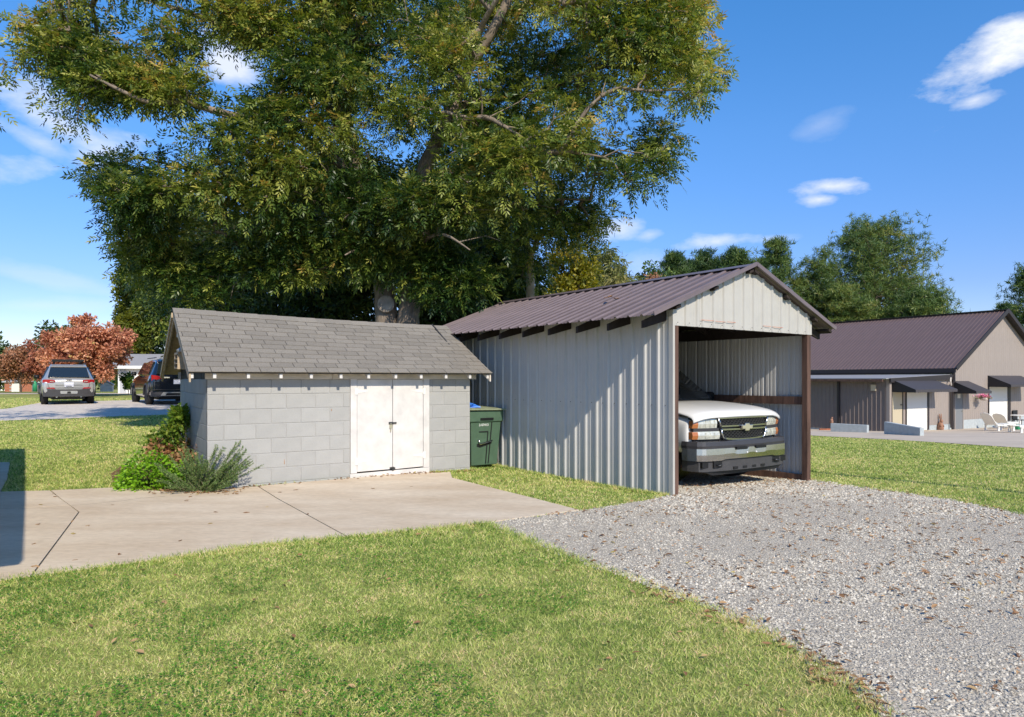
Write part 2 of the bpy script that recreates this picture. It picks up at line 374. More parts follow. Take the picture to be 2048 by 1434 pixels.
xs = np.unique(np.concatenate([np.linspace(-14, 14, 113), np.linspace(-60, 60, 97), np.array([-1500, -800, -400, -200, -120, -90, 90, 120, 200, 400, 800, 1500])]))
ys = np.unique(np.concatenate([np.linspace(-6, 16, 89), np.linspace(16, 60, 89), np.array([-60, -25, -12, 70, 80, 100, 120, 160, 220, 300, 400, 600, 1000, 1800])]))
gx, gy = np.meshgrid(xs, ys); gzz = gz(gx, gy); nx = len(xs); ny = len(ys)
idx = np.arange(nx*ny).reshape(ny, nx)
fc = np.stack([idx[:-1, :-1], idx[:-1, 1:], idx[1:, 1:], idx[1:, :-1]], -1).reshape(-1, 4)
link('lawn_ground', np_mesh('lawn_ground', np.stack([gx, gy, gzz], -1), fc, M_ground, smooth=True))['kind'] = 'structure'

def sheet(name, poly, dz, m, parent=None, thick=0, step=.5):
    bm = bmesh.new(); vs = [bm.verts.new((x, y, 0)) for x, y in poly]; bm.faces.new(vs)
    x0 = min(p[0] for p in poly); x1 = max(p[0] for p in poly); y0 = min(p[1] for p in poly); y1 = max(p[1] for p in poly)
    for ax, lo, hi in ((0, x0, x1), (1, y0, y1)):
        k = math.ceil(lo/step)*step
        while k < hi:
            co = (k, 0, 0) if ax == 0 else (0, k, 0); no = (1, 0, 0) if ax == 0 else (0, 1, 0)
            bmesh.ops.bisect_plane(bm, geom=bm.verts[:]+bm.edges[:]+bm.faces[:], plane_co=co, plane_no=no); k += step
    bmesh.ops.triangulate(bm, faces=bm.faces)
    if thick:
        r = bmesh.ops.extrude_face_region(bm, geom=bm.faces[:]); 
        top = set(v for v in r['geom'] if isinstance(v, bmesh.types.BMVert))
    else: top = set(bm.verts)
    for v in bm.verts: v.co.z = float(gz(v.co.x, v.co.y))+(dz if v in top else dz-thick)
    bmesh.ops.recalc_face_normals(bm, faces=bm.faces)
    me = bpy.data.meshes.new(name); bm.to_mesh(me); bm.free(); me.materials.append(m)
    if not thick:
        up = sum(p.normal.z for p in me.polygons)
        if up < 0: me.flip_normals()
    return link(name, me, parent)

M_conc = mat('patio_concrete', (.53, .42, .30), .9, spec=.15, noise=.13, nscale=1.3, col2=(.66, .56, .43), bump=.05, bscale=70, detail=9, rand=.03, stretch=(.6, 1.6, 1))
M_conc2 = mat('far_concrete', (.54, .45, .35), .85, noise=.1, nscale=.8, detail=8)
M_gravelbase = mat('gravel_bed', (.38, .335, .27), .95, spec=.05, col2=(.62, .555, .455), nscale=55, bump=.25, bscale=60, detail=9)
M_gravelfar = mat('far_gravel_bed', (.46, .41, .35), .95, spec=.05, col2=(.78, .70, .62), nscale=14, bump=.02, bscale=20, detail=9)
M_mulch = mat('mulch', (.20, .10, .05), .95, noise=.5, nscale=40, bump=.2, bscale=60)

def inset(poly, g):
    n = len(poly); A = sum(poly[i][0]*poly[(i+1) % n][1]-poly[(i+1) % n][0]*poly[i][1] for i in range(n)); s = 1 if A > 0 else -1
    out = []
    for i in range(n):
        p0 = Vector(poly[i-1]); p1 = Vector(poly[i]); p2 = Vector(poly[(i+1) % n])
        d1 = (p1-p0).normalized(); d2 = (p2-p1).normalized()
        n1 = Vector((-d1.y, d1.x))*s; n2 = Vector((-d2.y, d2.x))*s; b = (n1+n2)
        b = b/max(.3, b.length_squared)*2 if b.length > 1e-6 else n1
        out.append(tuple(p1+b*g))
    return out
SLABS = [gpoly([(-260, 1004), (-260, 992), (100.5, 982.6), (141, 1013), (-260, 1032)]),
         gpoly([(-260, 1032), (141, 1013), (158, 1026.6), (63, 1155), (-260, 1198)]),
         gpoly([(100.5, 982.6), (245, 976), (330, 985), (420, 980), (515, 974), (692.5, 1075), (500, 1094), (300, 1123), (63, 1155), (158, 1026.6)]),
         gpoly([(515, 974), (700, 958), (900, 941), (905, 957), (1020, 986), (1160, 1022), (1060, 1035), (970, 1048), (692.5, 1075)])]
patio_bed = sheet('patio', gpoly([(-250, 1000), (-250, 996), (110, 987), (240, 981), (420, 984), (900, 946), (900, 960), (1145, 1022), (960, 1045), (690, 1070), (300, 1118), (-250, 1190)]), .003, mat('joint_dirt', (.10, .085, .065), .95, noise=.4, nscale=30))
patio_bed['kind'] = 'structure'
for P in SLABS: sheet('slab', inset(P, .007), .014, M_conc, patio_bed, thick=.012)
walk = sheet('side_walk', gpoly([(-260, 926), (20, 926), (14, 960), (0, 986), (-260, 990)]), .014, M_conc, None, thick=.012); walk['kind'] = 'structure'
# crack across the patio
cr = MB(); cp = [gpt(*p) for p in [(143, 1013), (170, 1011.5), (205, 1008), (245, 1004), (283, 998.5), (330, 995)]]
for a, b in zip(cp[:-1], cp[1:]):
    a = Vector(a); b = Vector(b); r = (b-a).cross(Vector((0, 0, 1))).normalized()*.003
    cr.add([a+r+Vector((0, 0, .0155)), a-r+Vector((0, 0, .0155)), b-r+Vector((0, 0, .0155)), b+r+Vector((0, 0, .0155))], [(0, 1, 2, 3)])
cr.build('crack', MATS['joint_dirt'], patio_bed)

GRAV_PX = [(970, 1048), (1060, 1035), (1160, 1022), (1230, 1011), (1295, 1001), (1338, 992), (1345, 975), (1400, 930), (1450, 905), (1600, 905), (1618, 962),
           (1700, 974), (1800, 986), (1900, 1001), (2048, 1030), (2400, 1110), (2500, 1800), (1900, 1700), (1830, 1500), (1755, 1432), (1700, 1378), (1640, 1330), (1560, 1282), (1480, 1240), (1400, 1213), (1330, 1183), (1200, 1138), (1100, 1098)]
GRAV = gpoly(GRAV_PX)
o = sheet('gravel_drive', GRAV, .006, M_gravelbase); o['kind'] = 'structure'
# gravel track in the left background
TRACK = gpoly([(-500, 838), (0, 842), (120, 838), (240, 833), (360, 829), (520, 822), (620, 800), (500, 795), (360, 797), (250, 801), (150, 803), (80, 806), (20, 817), (-60, 824), (-500, 826)])
o = sheet('gravel_track', TRACK, .008, M_gravelfar, step=1.0); o['kind'] = 'structure'
# pale far road in the left background
o = sheet('far_road', gpoly([(-400, 788.5), (360, 788.5), (420, 786.6), (-400, 786.4)]), .01, M_conc2, step=2.0); o['kind'] = 'structure'
APRON = gpoly([(1560, 862), (1626, 872), (1800, 881), (2048, 897), (2400, 920), (2400, 845), (2048, 850), (1900, 853), (1780, 858), (1640, 852), (1560, 850)])
o = sheet('concrete_apron', APRON, .02, M_conc2, step=1.0); o['kind'] = 'structure'
MULCH = gpoly([(222, 948), (246, 930), (300, 950), (470, 985), (300, 992), (240, 977), (224, 966)])
o = sheet('mulch_bed', MULCH, .004, M_mulch); o['kind'] = 'stuff'

# ------------------------------------------------------------------ SHED (painted block, shingle roof)
SA = math.radians(32.3); SH = (-3.99, 9.10, 0)
shed = thing('block_shed', 'low light grey block shed with a sagging shingle roof and white double door', 'shed', SH, SA)
SL, SD, WH = 3.92, 2.70, 1.478
def shed_w(x, y, z): 
    c, s = math.cos(SA), math.sin(SA); return (SH[0]+c*x-s*y, SH[1]+s*x+c*y, z)
# mortar core with the blocks standing 4 mm proud
DX0, DX1 = 1.93, 3.19
MB().box(0, DX0, .006, .16, -.3, WH).box(DX1, SL, .006, .16, -.3, WH).box(.006, .16, .16, SD-.16, -.3, WH).box(SL-.16, SL-.006, .16, SD-.16, -.3, WH).box(0.006, SL-.006, SD-.16, SD-.006, -.3, WH).box(DX0, DX1, .06, .16, -.3, .02).build('mortar', M_mortar, shed)
blk_cache = {}
def block(x0, x1, y0, y1, z0, z1):
    w, d, h = round(x1-x0, 3), round(y1-y0, 3), round(z1-z0, 3)
    if (w, d, h) not in blk_cache:
        me = MB().box(0, w, 0, d, 0, h).mesh('block', M_block); blk_cache[(w, d, h)] = me
    o = link('block', blk_cache[(w, d, h)], shed, Matrix.Translation((x0, y0, z0)))
    b = o.modifiers.new('bevel', 'BEVEL'); b.width = .006; b.segments = 2
    return o
CH, BL, J = .2032, .4064, .003
for r in range(8):
    z1 = WH-r*CH; z0 = z1-CH
    off = 0 if r % 2 == 0 else -BL/2
    k = 0; x = off
    while x < SL-1e-6:
        a, b = max(0, x), min(SL, x+BL)
        for lo, hi in ((0, DX0), (DX1, SL)):
            aa, bb = max(a, lo), min(b, hi)
            if bb-aa > .03: block(aa+(J if aa > 0 else 0), bb-(J if bb < SL else 0), random.uniform(-.0015, .0015), .08, z0+J, z1-J)
        x += BL
    x = (0 if r % 2 else -BL/2)
    while x < SD-.01:
        a, b = max(.082, x), min(SD, x+BL)
        if b-a > .03: block(random.uniform(-.0015, .001), .08, a+J, b-J, z0+J, z1-J)
        x += BL
    x = 0
    while x < SD-.01:
        a, b = max(.082, x), min(SD, x+BL)
        if b-a > .03: block(SL-.08, SL+random.uniform(-.001, .0015), a+J, b-J, z0+J, z1-J)
        x += BL
for x, z, hh in ((.985, .30, .07), (.995, .02, .05), (2.0-.35, 1.02, .035), (3.55, .66, .02)):
    MB().prism([(x, z), (x+.008, z), (x+.006, z+hh), (x+.001, z+hh*.9)], 'y', -.0032, -.0005).build('rust_stain', mat('rust', (.38, .19, .08), .9, noise=.3, nscale=60), shed)
# door frame, leaves, hinges, locks
MB().box(DX0, DX0+.095, -.022, .05, .10, WH+.0).build('door_frame', M_whitepaint, shed, bevel=.003)
MB().box(DX1-.10, DX1, -.022, .05, .115, WH+.0).build('door_frame', M_whitepaint, shed, bevel=.003)
MB().prism([(DX0-.01, -.02), (DX1+.0, -.02), (DX1, .112), (DX0-.01, .094)], 'y', -.026, .05).build('door_sill', M_whitepaint, shed, bevel=.003)
MID = 2.585
for a, b, hx, sg in ((DX0+.10, MID-.004, DX0+.10, 1), (MID+.004, DX1-.105, DX1-.105, -1)):
    d = MB().prism([(a, .118), (b, .125+(.0 if sg > 0 else .006)), (b, WH-.006), (a, WH-.006)], 'y', -.016, .012).build('door', M_whitepaint, shed, bevel=.003)
    for zz in ((.275, 1.30) if sg > 0 else (.31, 1.295)):
        h = MB().prism([(hx+sg*.005, zz-.028), (hx+sg*.16, zz-.006), (hx+sg*.17, zz), (hx+sg*.16, zz+.006), (hx+sg*.005, zz+.028)], 'y', -.021, -.017)
        h.box(min(hx-sg*.035, hx), max(hx-sg*.035, hx), -.029, -.0235, zz-.05, zz+.05).tube([(hx, -.026, zz-.05), (hx, -.026, zz+.05)], .006, 6)
        h.build('hinge', M_hinge, d)
lk = MB().box(MID-.065, MID-.005, -.026, -.018, .80, .835).box(MID+.0, MID+.055, -.034, -.018, .808, .83).build('hasp', M_steel, shed)
pl = MB().box(MID-.055, MID-.02, -.045, -.027, .745, .785).tube([(MID-.05, -.036, .785), (MID-.05, -.036, .81), (MID-.025, -.036, .81), (MID-.025, -.036, .785)], .005, 6).box(MID-.045, MID-.032, -.04, -.034, .69, .745).build('padlock', M_gold, shed)
MB().box(MID-.05, MID-.01, -.03, -.017, .125, .155).box(MID+.0, MID+.035, -.03, -.017, .12, .15).box(MID-.02, MID+.012, -.042, -.03, .105, .16).build('latch', M_steel, shed)
# frieze board, rafter tails, rakes
EO, RO = .25, .25                     # eave overhang (front/back), rake overhang (sides)
ZE, ZR0, ZR1 = 1.575, 2.50, 2.415    # eave height, ridge height left and right
RUN = SD/2+EO
def ridge_z(x): t = (x+RO)/(SL+2*RO); return ZR0+(ZR1-ZR0)*t-.02*math.sin(math.pi*t)
def roof_z(x, y):
    yy = y if y <= SD/2 else SD-y
    return ZE+(ridge_z(x)-ZE)*(yy+EO)/RUN-.012*math.sin(math.pi*min(1, (yy+EO)/RUN))
MB().box(-.03, 1.66, -.028, -.004, WH-.002, WH+.112).build('frieze_board', M_fascia, shed, bevel=.002)
MB().box(1.665, SL+.10, -.028, -.004, WH-.002, WH+.112).build('frieze_board', M_fascia, shed, bevel=.002)
MB().box(-.03, SL+.03, SD+.004, SD+.028, WH-.002, WH+.112).build('frieze_board', M_fascia, shed)
for x in [-.215, .055, .47, .89, 1.30, 1.72, 2.13, 2.55, 2.96, 3.38, 3.80, SL+.2]:
    sl = (ridge_z(x)-ZE)/RUN; w = .02
    def rf(y, dz): return (y, ZE+(y+EO)*sl+dz)
    t = MB().prism([rf(-.225, -.03), rf(.5, -.03), rf(.5, -.11), rf(-.19, -.105), rf(-.225, -.10)], 'x', x-w, x+w)
    t.build('rafter_tail', M_whitepaint, shed, bevel=.002)
# roof deck (both slopes) under the shingles
for nm, ysg in (('roof_deck', 0), ('roof_deck', 1)):
    d = MB(); n = 8
    for th in (-.028, -.008):
        for i in range(n+1):
            x = -RO+.005+(SL+2*RO-.01)*i/n
            for y in ((-EO+.01, SD/2) if not ysg else (SD+EO-.01, SD/2)): d.v.append((x, y, roof_z(x, y)+th))
    m_ = 2*(n+1)
    for i in range(n):
        a = 2*i; d.f += [(a, a+2, a+3, a+1), (a+m_, a+1+m_, a+3+m_, a+2+m_), (a, a+m_, a+2+m_, a+2)]
    d.f += [(0, 1, 1+m_, m_), (2*n, 2*n+m_, 2*n+1+m_, 2*n+1)]
    d.build(nm, mat('slot_shade_felt', (.05, .045, .042), .9) if not ysg else M_rawwood, shed)  # near-black front layer stands in for wear and shade in the tab slots
# shingle tabs: shared mesh, 13 courses of 12 inch tabs, front slope one by one
TABW = .3048; NR = 13; slope_len = math.hypot(RUN, ZR0-ZE); EXP = slope_len/NR
def tab_mesh(w):
    return MB().add([(0, 0, 0), (w, 0, 0), (w, EXP*1.06, -.004), (0, EXP*1.06, -.004), (0, 0, .010), (w, 0, .010), (w, EXP*1.06, .001), (0, EXP*1.06, .001)],
                    [(0, 3, 2, 1), (4, 5, 6, 7), (0, 1, 5, 4), (1, 2, 6, 5), (2, 3, 7, 6), (3, 0, 4, 7)]).mesh('shingle', M_shingle)
tab_cache = {}
for r in range(NR):
    off = -RO-.012-[.02, .17, .10, .25][r % 4]-random.uniform(0, .015)
    x = off
    y0 = -EO-.02+r*(RUN+.02)/NR
    while x < SL+RO+.012:
        a = max(x, -RO-.014); b = min(x+TABW, SL+RO+.014); g = .0045
        if b-a > .012:
            w = round(b-a-2*g, 3)
            if w not in tab_cache: tab_cache[w] = tab_mesh(w)
            p0 = Vector((a+g, y0, roof_z(a, y0)+.004)); p1 = Vector((b, y0, roof_z(b, y0)+.004)); y2 = min(SD/2, y0+.12); p2 = Vector((a+g, y2, roof_z(a+g, y2)+.004))
            ex = (p1-p0).normalized(); ey = (p2-p0); ey = (ey-ex*ey.dot(ex)).normalized(); ez = ex.cross(ey)
            p0 += ez*random.uniform(0, .0015)
            link('shingle', tab_cache[w], shed, frame(p0, ex, ey, ez))
        x += TABW
n = 15
for i in range(n):                                                    # ridge cap pieces
    a = -RO-.014+(SL+2*RO+.028)*i/n; b = -RO-.014+(SL+2*RO+.028)*(i+1)/n-.002
    mb = MB(); w = .135
    for x, dz in ((a, .004), (b, .009)):
        za = ridge_z(x)+.012+dz; k = (ridge_z(x)-ZE)/RUN*w
        mb.v += [(x, SD/2-w, za-k), (x, SD/2, za), (x, SD/2+w, za-k), (x, SD/2-w, za-k-.008), (x, SD/2, za-.008), (x, SD/2+w, za-k-.008)]
    mb.f += [(0, 1, 7, 6), (1, 2, 8, 7), (3, 9, 10, 4), (4, 10, 11, 5), (0, 3, 4, 1), (1, 4, 5, 2), (6, 7, 10, 9), (7, 8, 11, 10), (0, 6, 9, 3), (2, 5, 11, 8)]
    mb.build('ridge_shingle', M_shingle, shed)
bk = MB()                                                             # back slope shingle layer
for r in range(NR):
    y0 = SD+EO+.02-r*(RUN+.02)/NR; y1 = max(SD/2+.02, y0-EXP*1.05)
    bk.add([(-RO-.01, y0, roof_z(-RO, SD-y0)+.003 if 0 else roof_z(-RO, y0)+.004), (SL+RO+.01, y0, roof_z(SL+RO, y0)+.004), (SL+RO+.01, y1, roof_z(SL, y1)-.002), (-RO-.01, y1, roof_z(-RO, y1)-.002),
            (-RO-.01, y0, roof_z(-RO, y0)+.011), (SL+RO+.01, y0, roof_z(SL+RO, y0)+.011), (SL+RO+.01, y1, roof_z(SL, y1)+.003), (-RO-.01, y1, roof_z(-RO, y1)+.003)],
           [(0, 1, 2, 3), (7, 6, 5, 4), (0, 4, 5, 1), (1, 5, 6, 2), (2, 6, 7, 3), (3, 7, 4, 0)])
o = bk.build('back_shingles', M_shingle, shed); o['kind'] = 'stuff'
# rake boards at both ends, gable boarding
for x0, x1 in ((-RO+.0, -RO+.022), (SL+RO-.022, SL+RO)):
    for s in (0, 1):
        def yz(y, dz): yy = y if not s else SD-y; return (yy, roof_z(x0, y)+dz)
        MB().prism([yz(-EO+.01, -.03), yz(SD/2, -.03), yz(SD/2, -.16), yz(-EO+.01, -.14)], 'x', x0-.001, x1).build('rake_board', M_rawwood if x0 < 0 else M_fascia, shed)
MB().prism([(SD/2+.04, roof_z(-RO, SD/2-.04)-.03), (SD+EO-.03, roof_z(-RO, SD+EO-.03)-.03), (SD+EO-.03, roof_z(-RO, SD+EO-.03)-.10), (SD/2+.04, roof_z(-RO, SD/2-.04)-.10)], 'x', -RO-.026, -RO-.002).build('rake_trim', M_rawwood, shed)
for x0, x1 in ((.01, .03), (SL-.03, SL-.01)):
    k = 0; y = 0
    while y < SD-.01:
        b = min(SD, y+.18)
        pts = [(y+.004, WH), (b-.004, WH), (b-.004, roof_z(0, b)-.035)]
        if y < SD/2 < b: pts.append((SD/2, ridge_z(0)-.04))
        pts.append((y+.004, roof_z(0, y)-.035))
        MB().prism(pts, 'x', x0-random.uniform(0, .004), x1).build('gable_board', M_darkside, shed); y += .18
# bracket box and metal vent head under the left rake
MB().box(-.235, -.02, 1.02, 1.05, 1.62, 1.86).box(-.235, -.02, 1.36, 1.39, 1.62, 1.86).box(-.235, -.02, 1.052, 1.358, 1.83, 1.86).build('vent_bracket', M_rawwood, shed)
for i in range(3): MB().box(-.24, -.02, 1.054, 1.356, 1.63+i*.065, 1.63+i*.065+.012).build('bracket_slat', M_rawwood, shed)
MB().lathe([(.12, 1.865), (.125, 1.89), (.075, 1.93), (.07, 2.04), (.10, 2.05), (.12, 2.07), (.12, 2.12), (.05, 2.14)], 14, (-.13, .98, 0)).build('vent_head', M_galv, shed, smooth=False)

# ------------------------------------------------------------------ ribbed metal sheets
def rib_sheet(w, top, bot=0, rib=.2286, h=.024, minor=.004, first=.0):
    """profile along x, ribs towards -y, rows along z from bot to top(x); w width"""
    xs_ = []
    x = first
    while x < w+.001:
        for dx, dy in ((-.027, 0), (-.013, -h), (.013, -h), (.027, 0)):
            if -1e-6 <= x+dx <= w+1e-6: xs_.append((x+dx, dy))
        for q in (.36, .64):
            xm = x+rib*q
            for dx, dy in ((-.016, 0), (-.007, -minor), (.007, -minor), (.016, 0)):
                if 0 <= xm+dx <= w: xs_.append((xm+dx, dy))
        x += rib
    xs_ = xs_ or [(0, 0)]
    if xs_[0][0] > 1e-6: xs_.insert(0, (0, xs_[0][1]))
    if xs_[-1][0] < w-1e-6: xs_.append((w, xs_[-1][1]))
    tf = top if callable(top) else (lambda x: top)
    bf = bot if callable(bot) else (lambda x: bot)
    vs = []; n = len(xs_)
    T = .0012
    for x, y in xs_:
        vs += [(x, y, bf(x)), (x, y, tf(x))]
    for x, y in xs_:
        vs += [(x, y+T, bf(x)), (x, y+T, tf(x))]
    fs = []
    for i in range(n-1):
        a = 2*i; b = a+2*n
        fs += [(a, a+2, a+3, a+1), (b, b+1, b+3, b+2), (a, b, b+2, a+2), (a+1, a+3, b+3, b+1)]
    fs += [(0, 1, 2*n+1, 2*n), (2*n-2, 4*n-2, 4*n-1, 2*n-1)]
    return MB().add(vs, fs)

# ------------------------------------------------------------------ CARPORT
CA = math.radians(36.9); CP = (2.036, 8.87, 0)
port = thing('metal_carport', 'grey ribbed metal carport shed with a brown metal roof open at the front', 'carport', CP, CA)
CW, CL = 3.26, 5.75; WT = 2.33; ZB = -.02
RID = 3.10; SLP = .38
def rz_(x): return RID-.035-abs(x-CW/2)*SLP        # underside plane of roofing
panel_w = .9144
def wall_run(x, y0, y1, side, m, name='wall_panel'):
    """panels running along local y; side -1: ribs to -x, +1: ribs to +x"""
    y = y0; cache = {}
    while y < y1-.02:
        w = min(panel_w, y1-y); k = round(w, 3)
        if k not in cache: cache[k] = rib_sheet(w, 2.44-ZB if side > 0 else 2.44, -.12, first=.05).mesh(name, m)
        if side < 0: b = frame((x, y+w, 0), (0, -1, 0), (1, 0, 0), (0, 0, 1))
        else: b = frame((x, y, 0), (0, 1, 0), (-1, 0, 0), (0, 0, 1))
        link(name, cache[k], port, b); y += panel_w
wall_run(0, .04, CL, -1, M_metalwall); wall_run(CW, .06, CL, 1, M_metalwall)
x = 0
while x < CW-.02:
    w = min(panel_w, CW-x)
    rib_sheet(w, (lambda q, x=x, w=w: rz_(x+w-q)-.09), -.1, first=.05).build('back_panel', M_metalwall, port).matrix_basis = frame((x+w, CL, 0), (-1, 0, 0), (0, -1, 0), (0, 0, 1))
    for o in port.children:
        pass
    x += panel_w
x = -.005; i = 0
gw = [.53, .9144, .9144, .91]
for w in gw:
    w = min(w, CW+.01-x)
    o = rib_sheet(w, (lambda q, x=x: rz_(min(max(x+q, 0), CW))-.02), (lambda q, x=x: 2.165-.0*(x+q)), h=.020, minor=.003, first=(.06 if i else .25)).build('gable_panel', M_metalgable, port)
    o.matrix_basis = frame((x, -.025-.0015*(i % 2), 0), (1, 0, 0), (0, 1, 0), (0, 0, 1)); x += w; i += 1
MB().box(-.012, .028, -.032, .035, -.03, 2.40).build('corner_trim', M_metalgable, port)
MB().box(.03, .115, -.02, .065, -.2, 2.42).build('post', M_brown, port, bevel=.006)
MB().box(CW-.108, CW-.012, -.02, .075, -.3, 2.42).build('post', M_brown, port, bevel=.006)
for y in (1.9, 3.8, 5.6):
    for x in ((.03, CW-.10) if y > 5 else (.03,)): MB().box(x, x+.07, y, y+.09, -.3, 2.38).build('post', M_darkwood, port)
# girts inside the right and left walls, sill board
for x0, x1 in ((CW-.075, CW-.03), (.03, .075)):
    MB().box(x0, x1, .08, CL-.05, 1.08, 1.205).build('girt', M_brown, port)
MB().box(CW-.075, CW-.03, .08, CL-.05, -.16, -.015).build('sill_board', M_brown, port)
# header, plates, rafters, purlins
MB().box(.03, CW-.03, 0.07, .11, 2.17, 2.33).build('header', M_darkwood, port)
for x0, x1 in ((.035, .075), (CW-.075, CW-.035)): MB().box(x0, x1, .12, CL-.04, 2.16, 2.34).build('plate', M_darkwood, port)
OV = .5
for k in range(10):
    y = .10+k*.61
    for sg in (-1, 1):
        cx0 = CW/2+sg*.02; cx1 = CW/2+sg*(CW/2+OV-.07)
        def zz(x): return rz_(x)-.075
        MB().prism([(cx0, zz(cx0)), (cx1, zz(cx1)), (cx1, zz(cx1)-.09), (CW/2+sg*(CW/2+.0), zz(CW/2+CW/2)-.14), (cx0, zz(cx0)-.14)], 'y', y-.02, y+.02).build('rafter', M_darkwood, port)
for sg in (-1, 1):
    for dx in (.06, .85, 1.62, 2.03):
        xc = CW/2+sg*dx
        if dx > 1.7 and sg < 0: continue
        mb = MB().add([(xc-.045, -.11, rz_(xc-.045)-.072), (xc+.045, -.11, rz_(xc+.045)-.072), (xc+.045, -.11, rz_(xc+.045)-.034), (xc-.045, -.11, rz_(xc-.045)-.034),
                       (xc-.045, CL+.1, rz_(xc-.045)-.072), (xc+.045, CL+.1, rz_(xc+.045)-.072), (xc+.045, CL+.1, rz_(xc+.045)-.034), (xc-.045, CL+.1, rz_(xc-.045)-.034)],
                      [(0, 1, 2, 3), (4, 7, 6, 5), (0, 4, 5, 1), (1, 5, 6, 2), (2, 6, 7, 3), (3, 7, 4, 0)]).build('purlin', M_darkwood, port)
# roof sheets: ribs run down the slope
run = CW/2+OV; sl = math.hypot(run, run*SLP); cosA = run/sl; sinA = run*SLP/sl
y = -.14; i = 0; rc = {}
while y < CL+.12:
    w = min(panel_w, CL+.14-y); k = round(w, 3)
    if k not in rc: rc[k] = rib_sheet(w, sl, 0, first=.04, h=.022).mesh('roof_panel', M_metalroof)
    j = .0015*(i % 2)
    # left slope: start at the eave, ez goes up-slope
    ez = Vector((cosA, 0, sinA)); nrm = Vector((-sinA, 0, cosA))
    link('roof_panel', rc[k], port, frame(Vector((CW/2-run, y+w, RID-.03-run*SLP+j)), (0, -1, 0), -nrm, ez))
    ez = Vector((-cosA, 0, sinA)); nrm = Vector((sinA, 0, cosA))
    link('roof_panel', rc[k], port, frame(Vector((CW/2+run, y, RID-.03-run*SLP+j)), (0, 1, 0), -nrm, ez))
    y += panel_w; i += 1
rc_ = MB()
for sg in (-1, 1):
    rc_.add([(CW/2, -.155, RID+.006), (CW/2+sg*.15, -.155, RID+.006-.15*SLP+.004), (CW/2+sg*.15, CL+.15, RID+.006-.15*SLP+.004), (CW/2, CL+.15, RID+.006),
             (CW/2, -.155, RID+.0), (CW/2+sg*.15, -.155, RID-.15*SLP+.004), (CW/2+sg*.15, CL+.15, RID-.15*SLP+.004), (CW/2, CL+.15, RID+.0)], [(0, 1, 2, 3), (4, 7, 6, 5), (1, 5, 6, 2), (0, 4, 5, 1), (3, 2, 6, 7)])
rc_.build('ridge_cap', M_metalroof, port)
# rake trims on the front edge
for sg in (-1, 1):
    a = Vector((CW/2, -.15, RID-.005)); b = Vector((CW/2+sg*(run+.0), -.15, RID-.012-run*SLP))
    MB().beam(a, b, .012, .055).build('rake_trim', M_metalroof, port)
scr = MB()
for k in range(25):
    yy = .1+k*.2286; scr.lathe([(.008, 0), (.005, .006)], 6, (0, 0, 0)); base = scr.v[-12:]; scr.v[-12:] = [(-.0-p[2]-.001, yy+p[0], 1.14+p[1]) for p in base]
scr.build('screws', M_steel, port)['kind'] = 'stuff'

for a, b, z in ((.528, .80, 2.256), (.83, 1.05, 2.252), (1.09, 1.276, 2.257), (1.93, 2.12, 2.240), (2.16, 2.43, 2.237)):
    MB().box(a, b, -.0540, -.0500, z, z+.006).build('chalk_mark', mat('faint_red_chalk', (.55, .22, .14), .9), port)
sc2 = MB()
for k in range(14): sc2.box(.06+k*.2286-.004, .06+k*.2286+.004, -.056, -.046, 2.20, 2.208)
sc2.build('screws', M_steel, port)['kind'] = 'stuff'
# leaf debris on the carport roof
def leafset(n, center, spread, size, seed, flat=.3):
    r = np.random.default_rng(seed); P = np.array(center)+r.normal(size=(n, 3))*np.array(spread)
    return P
# ------------------------------------------------------------------ leaf and tree helpers
def unit(a): return a/np.maximum(1e-9, np.linalg.norm(a, axis=-1, keepdims=True))
def rand_dirs(n, r): return unit(r.normal(size=(n, 3)))
def leaf_quads(P, D, Sd, L, Wd):
    L = np.asarray(L)[:, None]; Wd = np.asarray(Wd)[:, None]; Nn = unit(np.cross(D, Sd))
    v = np.stack([P, P+D*L*.45+Sd*Wd*.5+Nn*Wd*.12, P+D*L, P+D*L*.45-Sd*Wd*.5+Nn*Wd*.12], 1)
    n = len(P); f = np.arange(n*4).reshape(n, 4); return v.reshape(-1, 3), f
def sides(D, r):
    s = np.cross(D, r.normal(size=D.shape)); return unit(s)
def bake(o):
    dg = bpy.context.evaluated_depsgraph_get(); dg.update(); me = bpy.data.meshes.new_from_object(o.evaluated_get(dg))
    o.modifiers.clear(); o.data = me; return o

# ------------------------------------------------------------------ vehicles
def loft(secs, half=True):
    """secs: list of (y, [(x,z)...] from bottom centre to top centre)"""
    mb = MB(); n = None
    for y, h in secs:
        ring = [(x, y, z) for x, z in h]+[(-x, y, z) for x, z in h[::-1] if x > 1e-6]
        n = len(ring); mb.v += ring
    for i in range(len(secs)-1):
        for k in range(n):
            a = i*n+k; b = i*n+(k+1) % n; mb.f.append((a, b, b+n, a+n))
    mb.f.append(tuple(range(n))); mb.f.append(tuple(range((len(secs)-1)*n, len(secs)*n)))
    return mb
def cut(o, cyls):
    """cut wheel arches through a body"""
    tmp = []
    for (x0, x1, y, z, r) in cyls:
        mb = MB(); k = 28
        mb.v += [(x, y+r*math.cos(2*math.pi*i/k), z+r*math.sin(2*math.pi*i/k)) for x in (x0, x1) for i in range(k)]
        mb.f += [tuple(range(k)), tuple(range(2*k-1, k-1, -1))]+[(i, i+k, (i+1) % k+k, (i+1) % k) for i in range(k)]
        c = mb.build('cutter', M_black, o.parent); tmp.append(c)
        b = o.modifiers.new('b', 'BOOLEAN'); b.object = c; b.operation = 'DIFFERENCE'; b.solver = 'EXACT'
    bpy.context.view_layer.update(); bake(o)
    for c in tmp: me = c.data; bpy.data.objects.remove(c); bpy.data.meshes.remove(me)
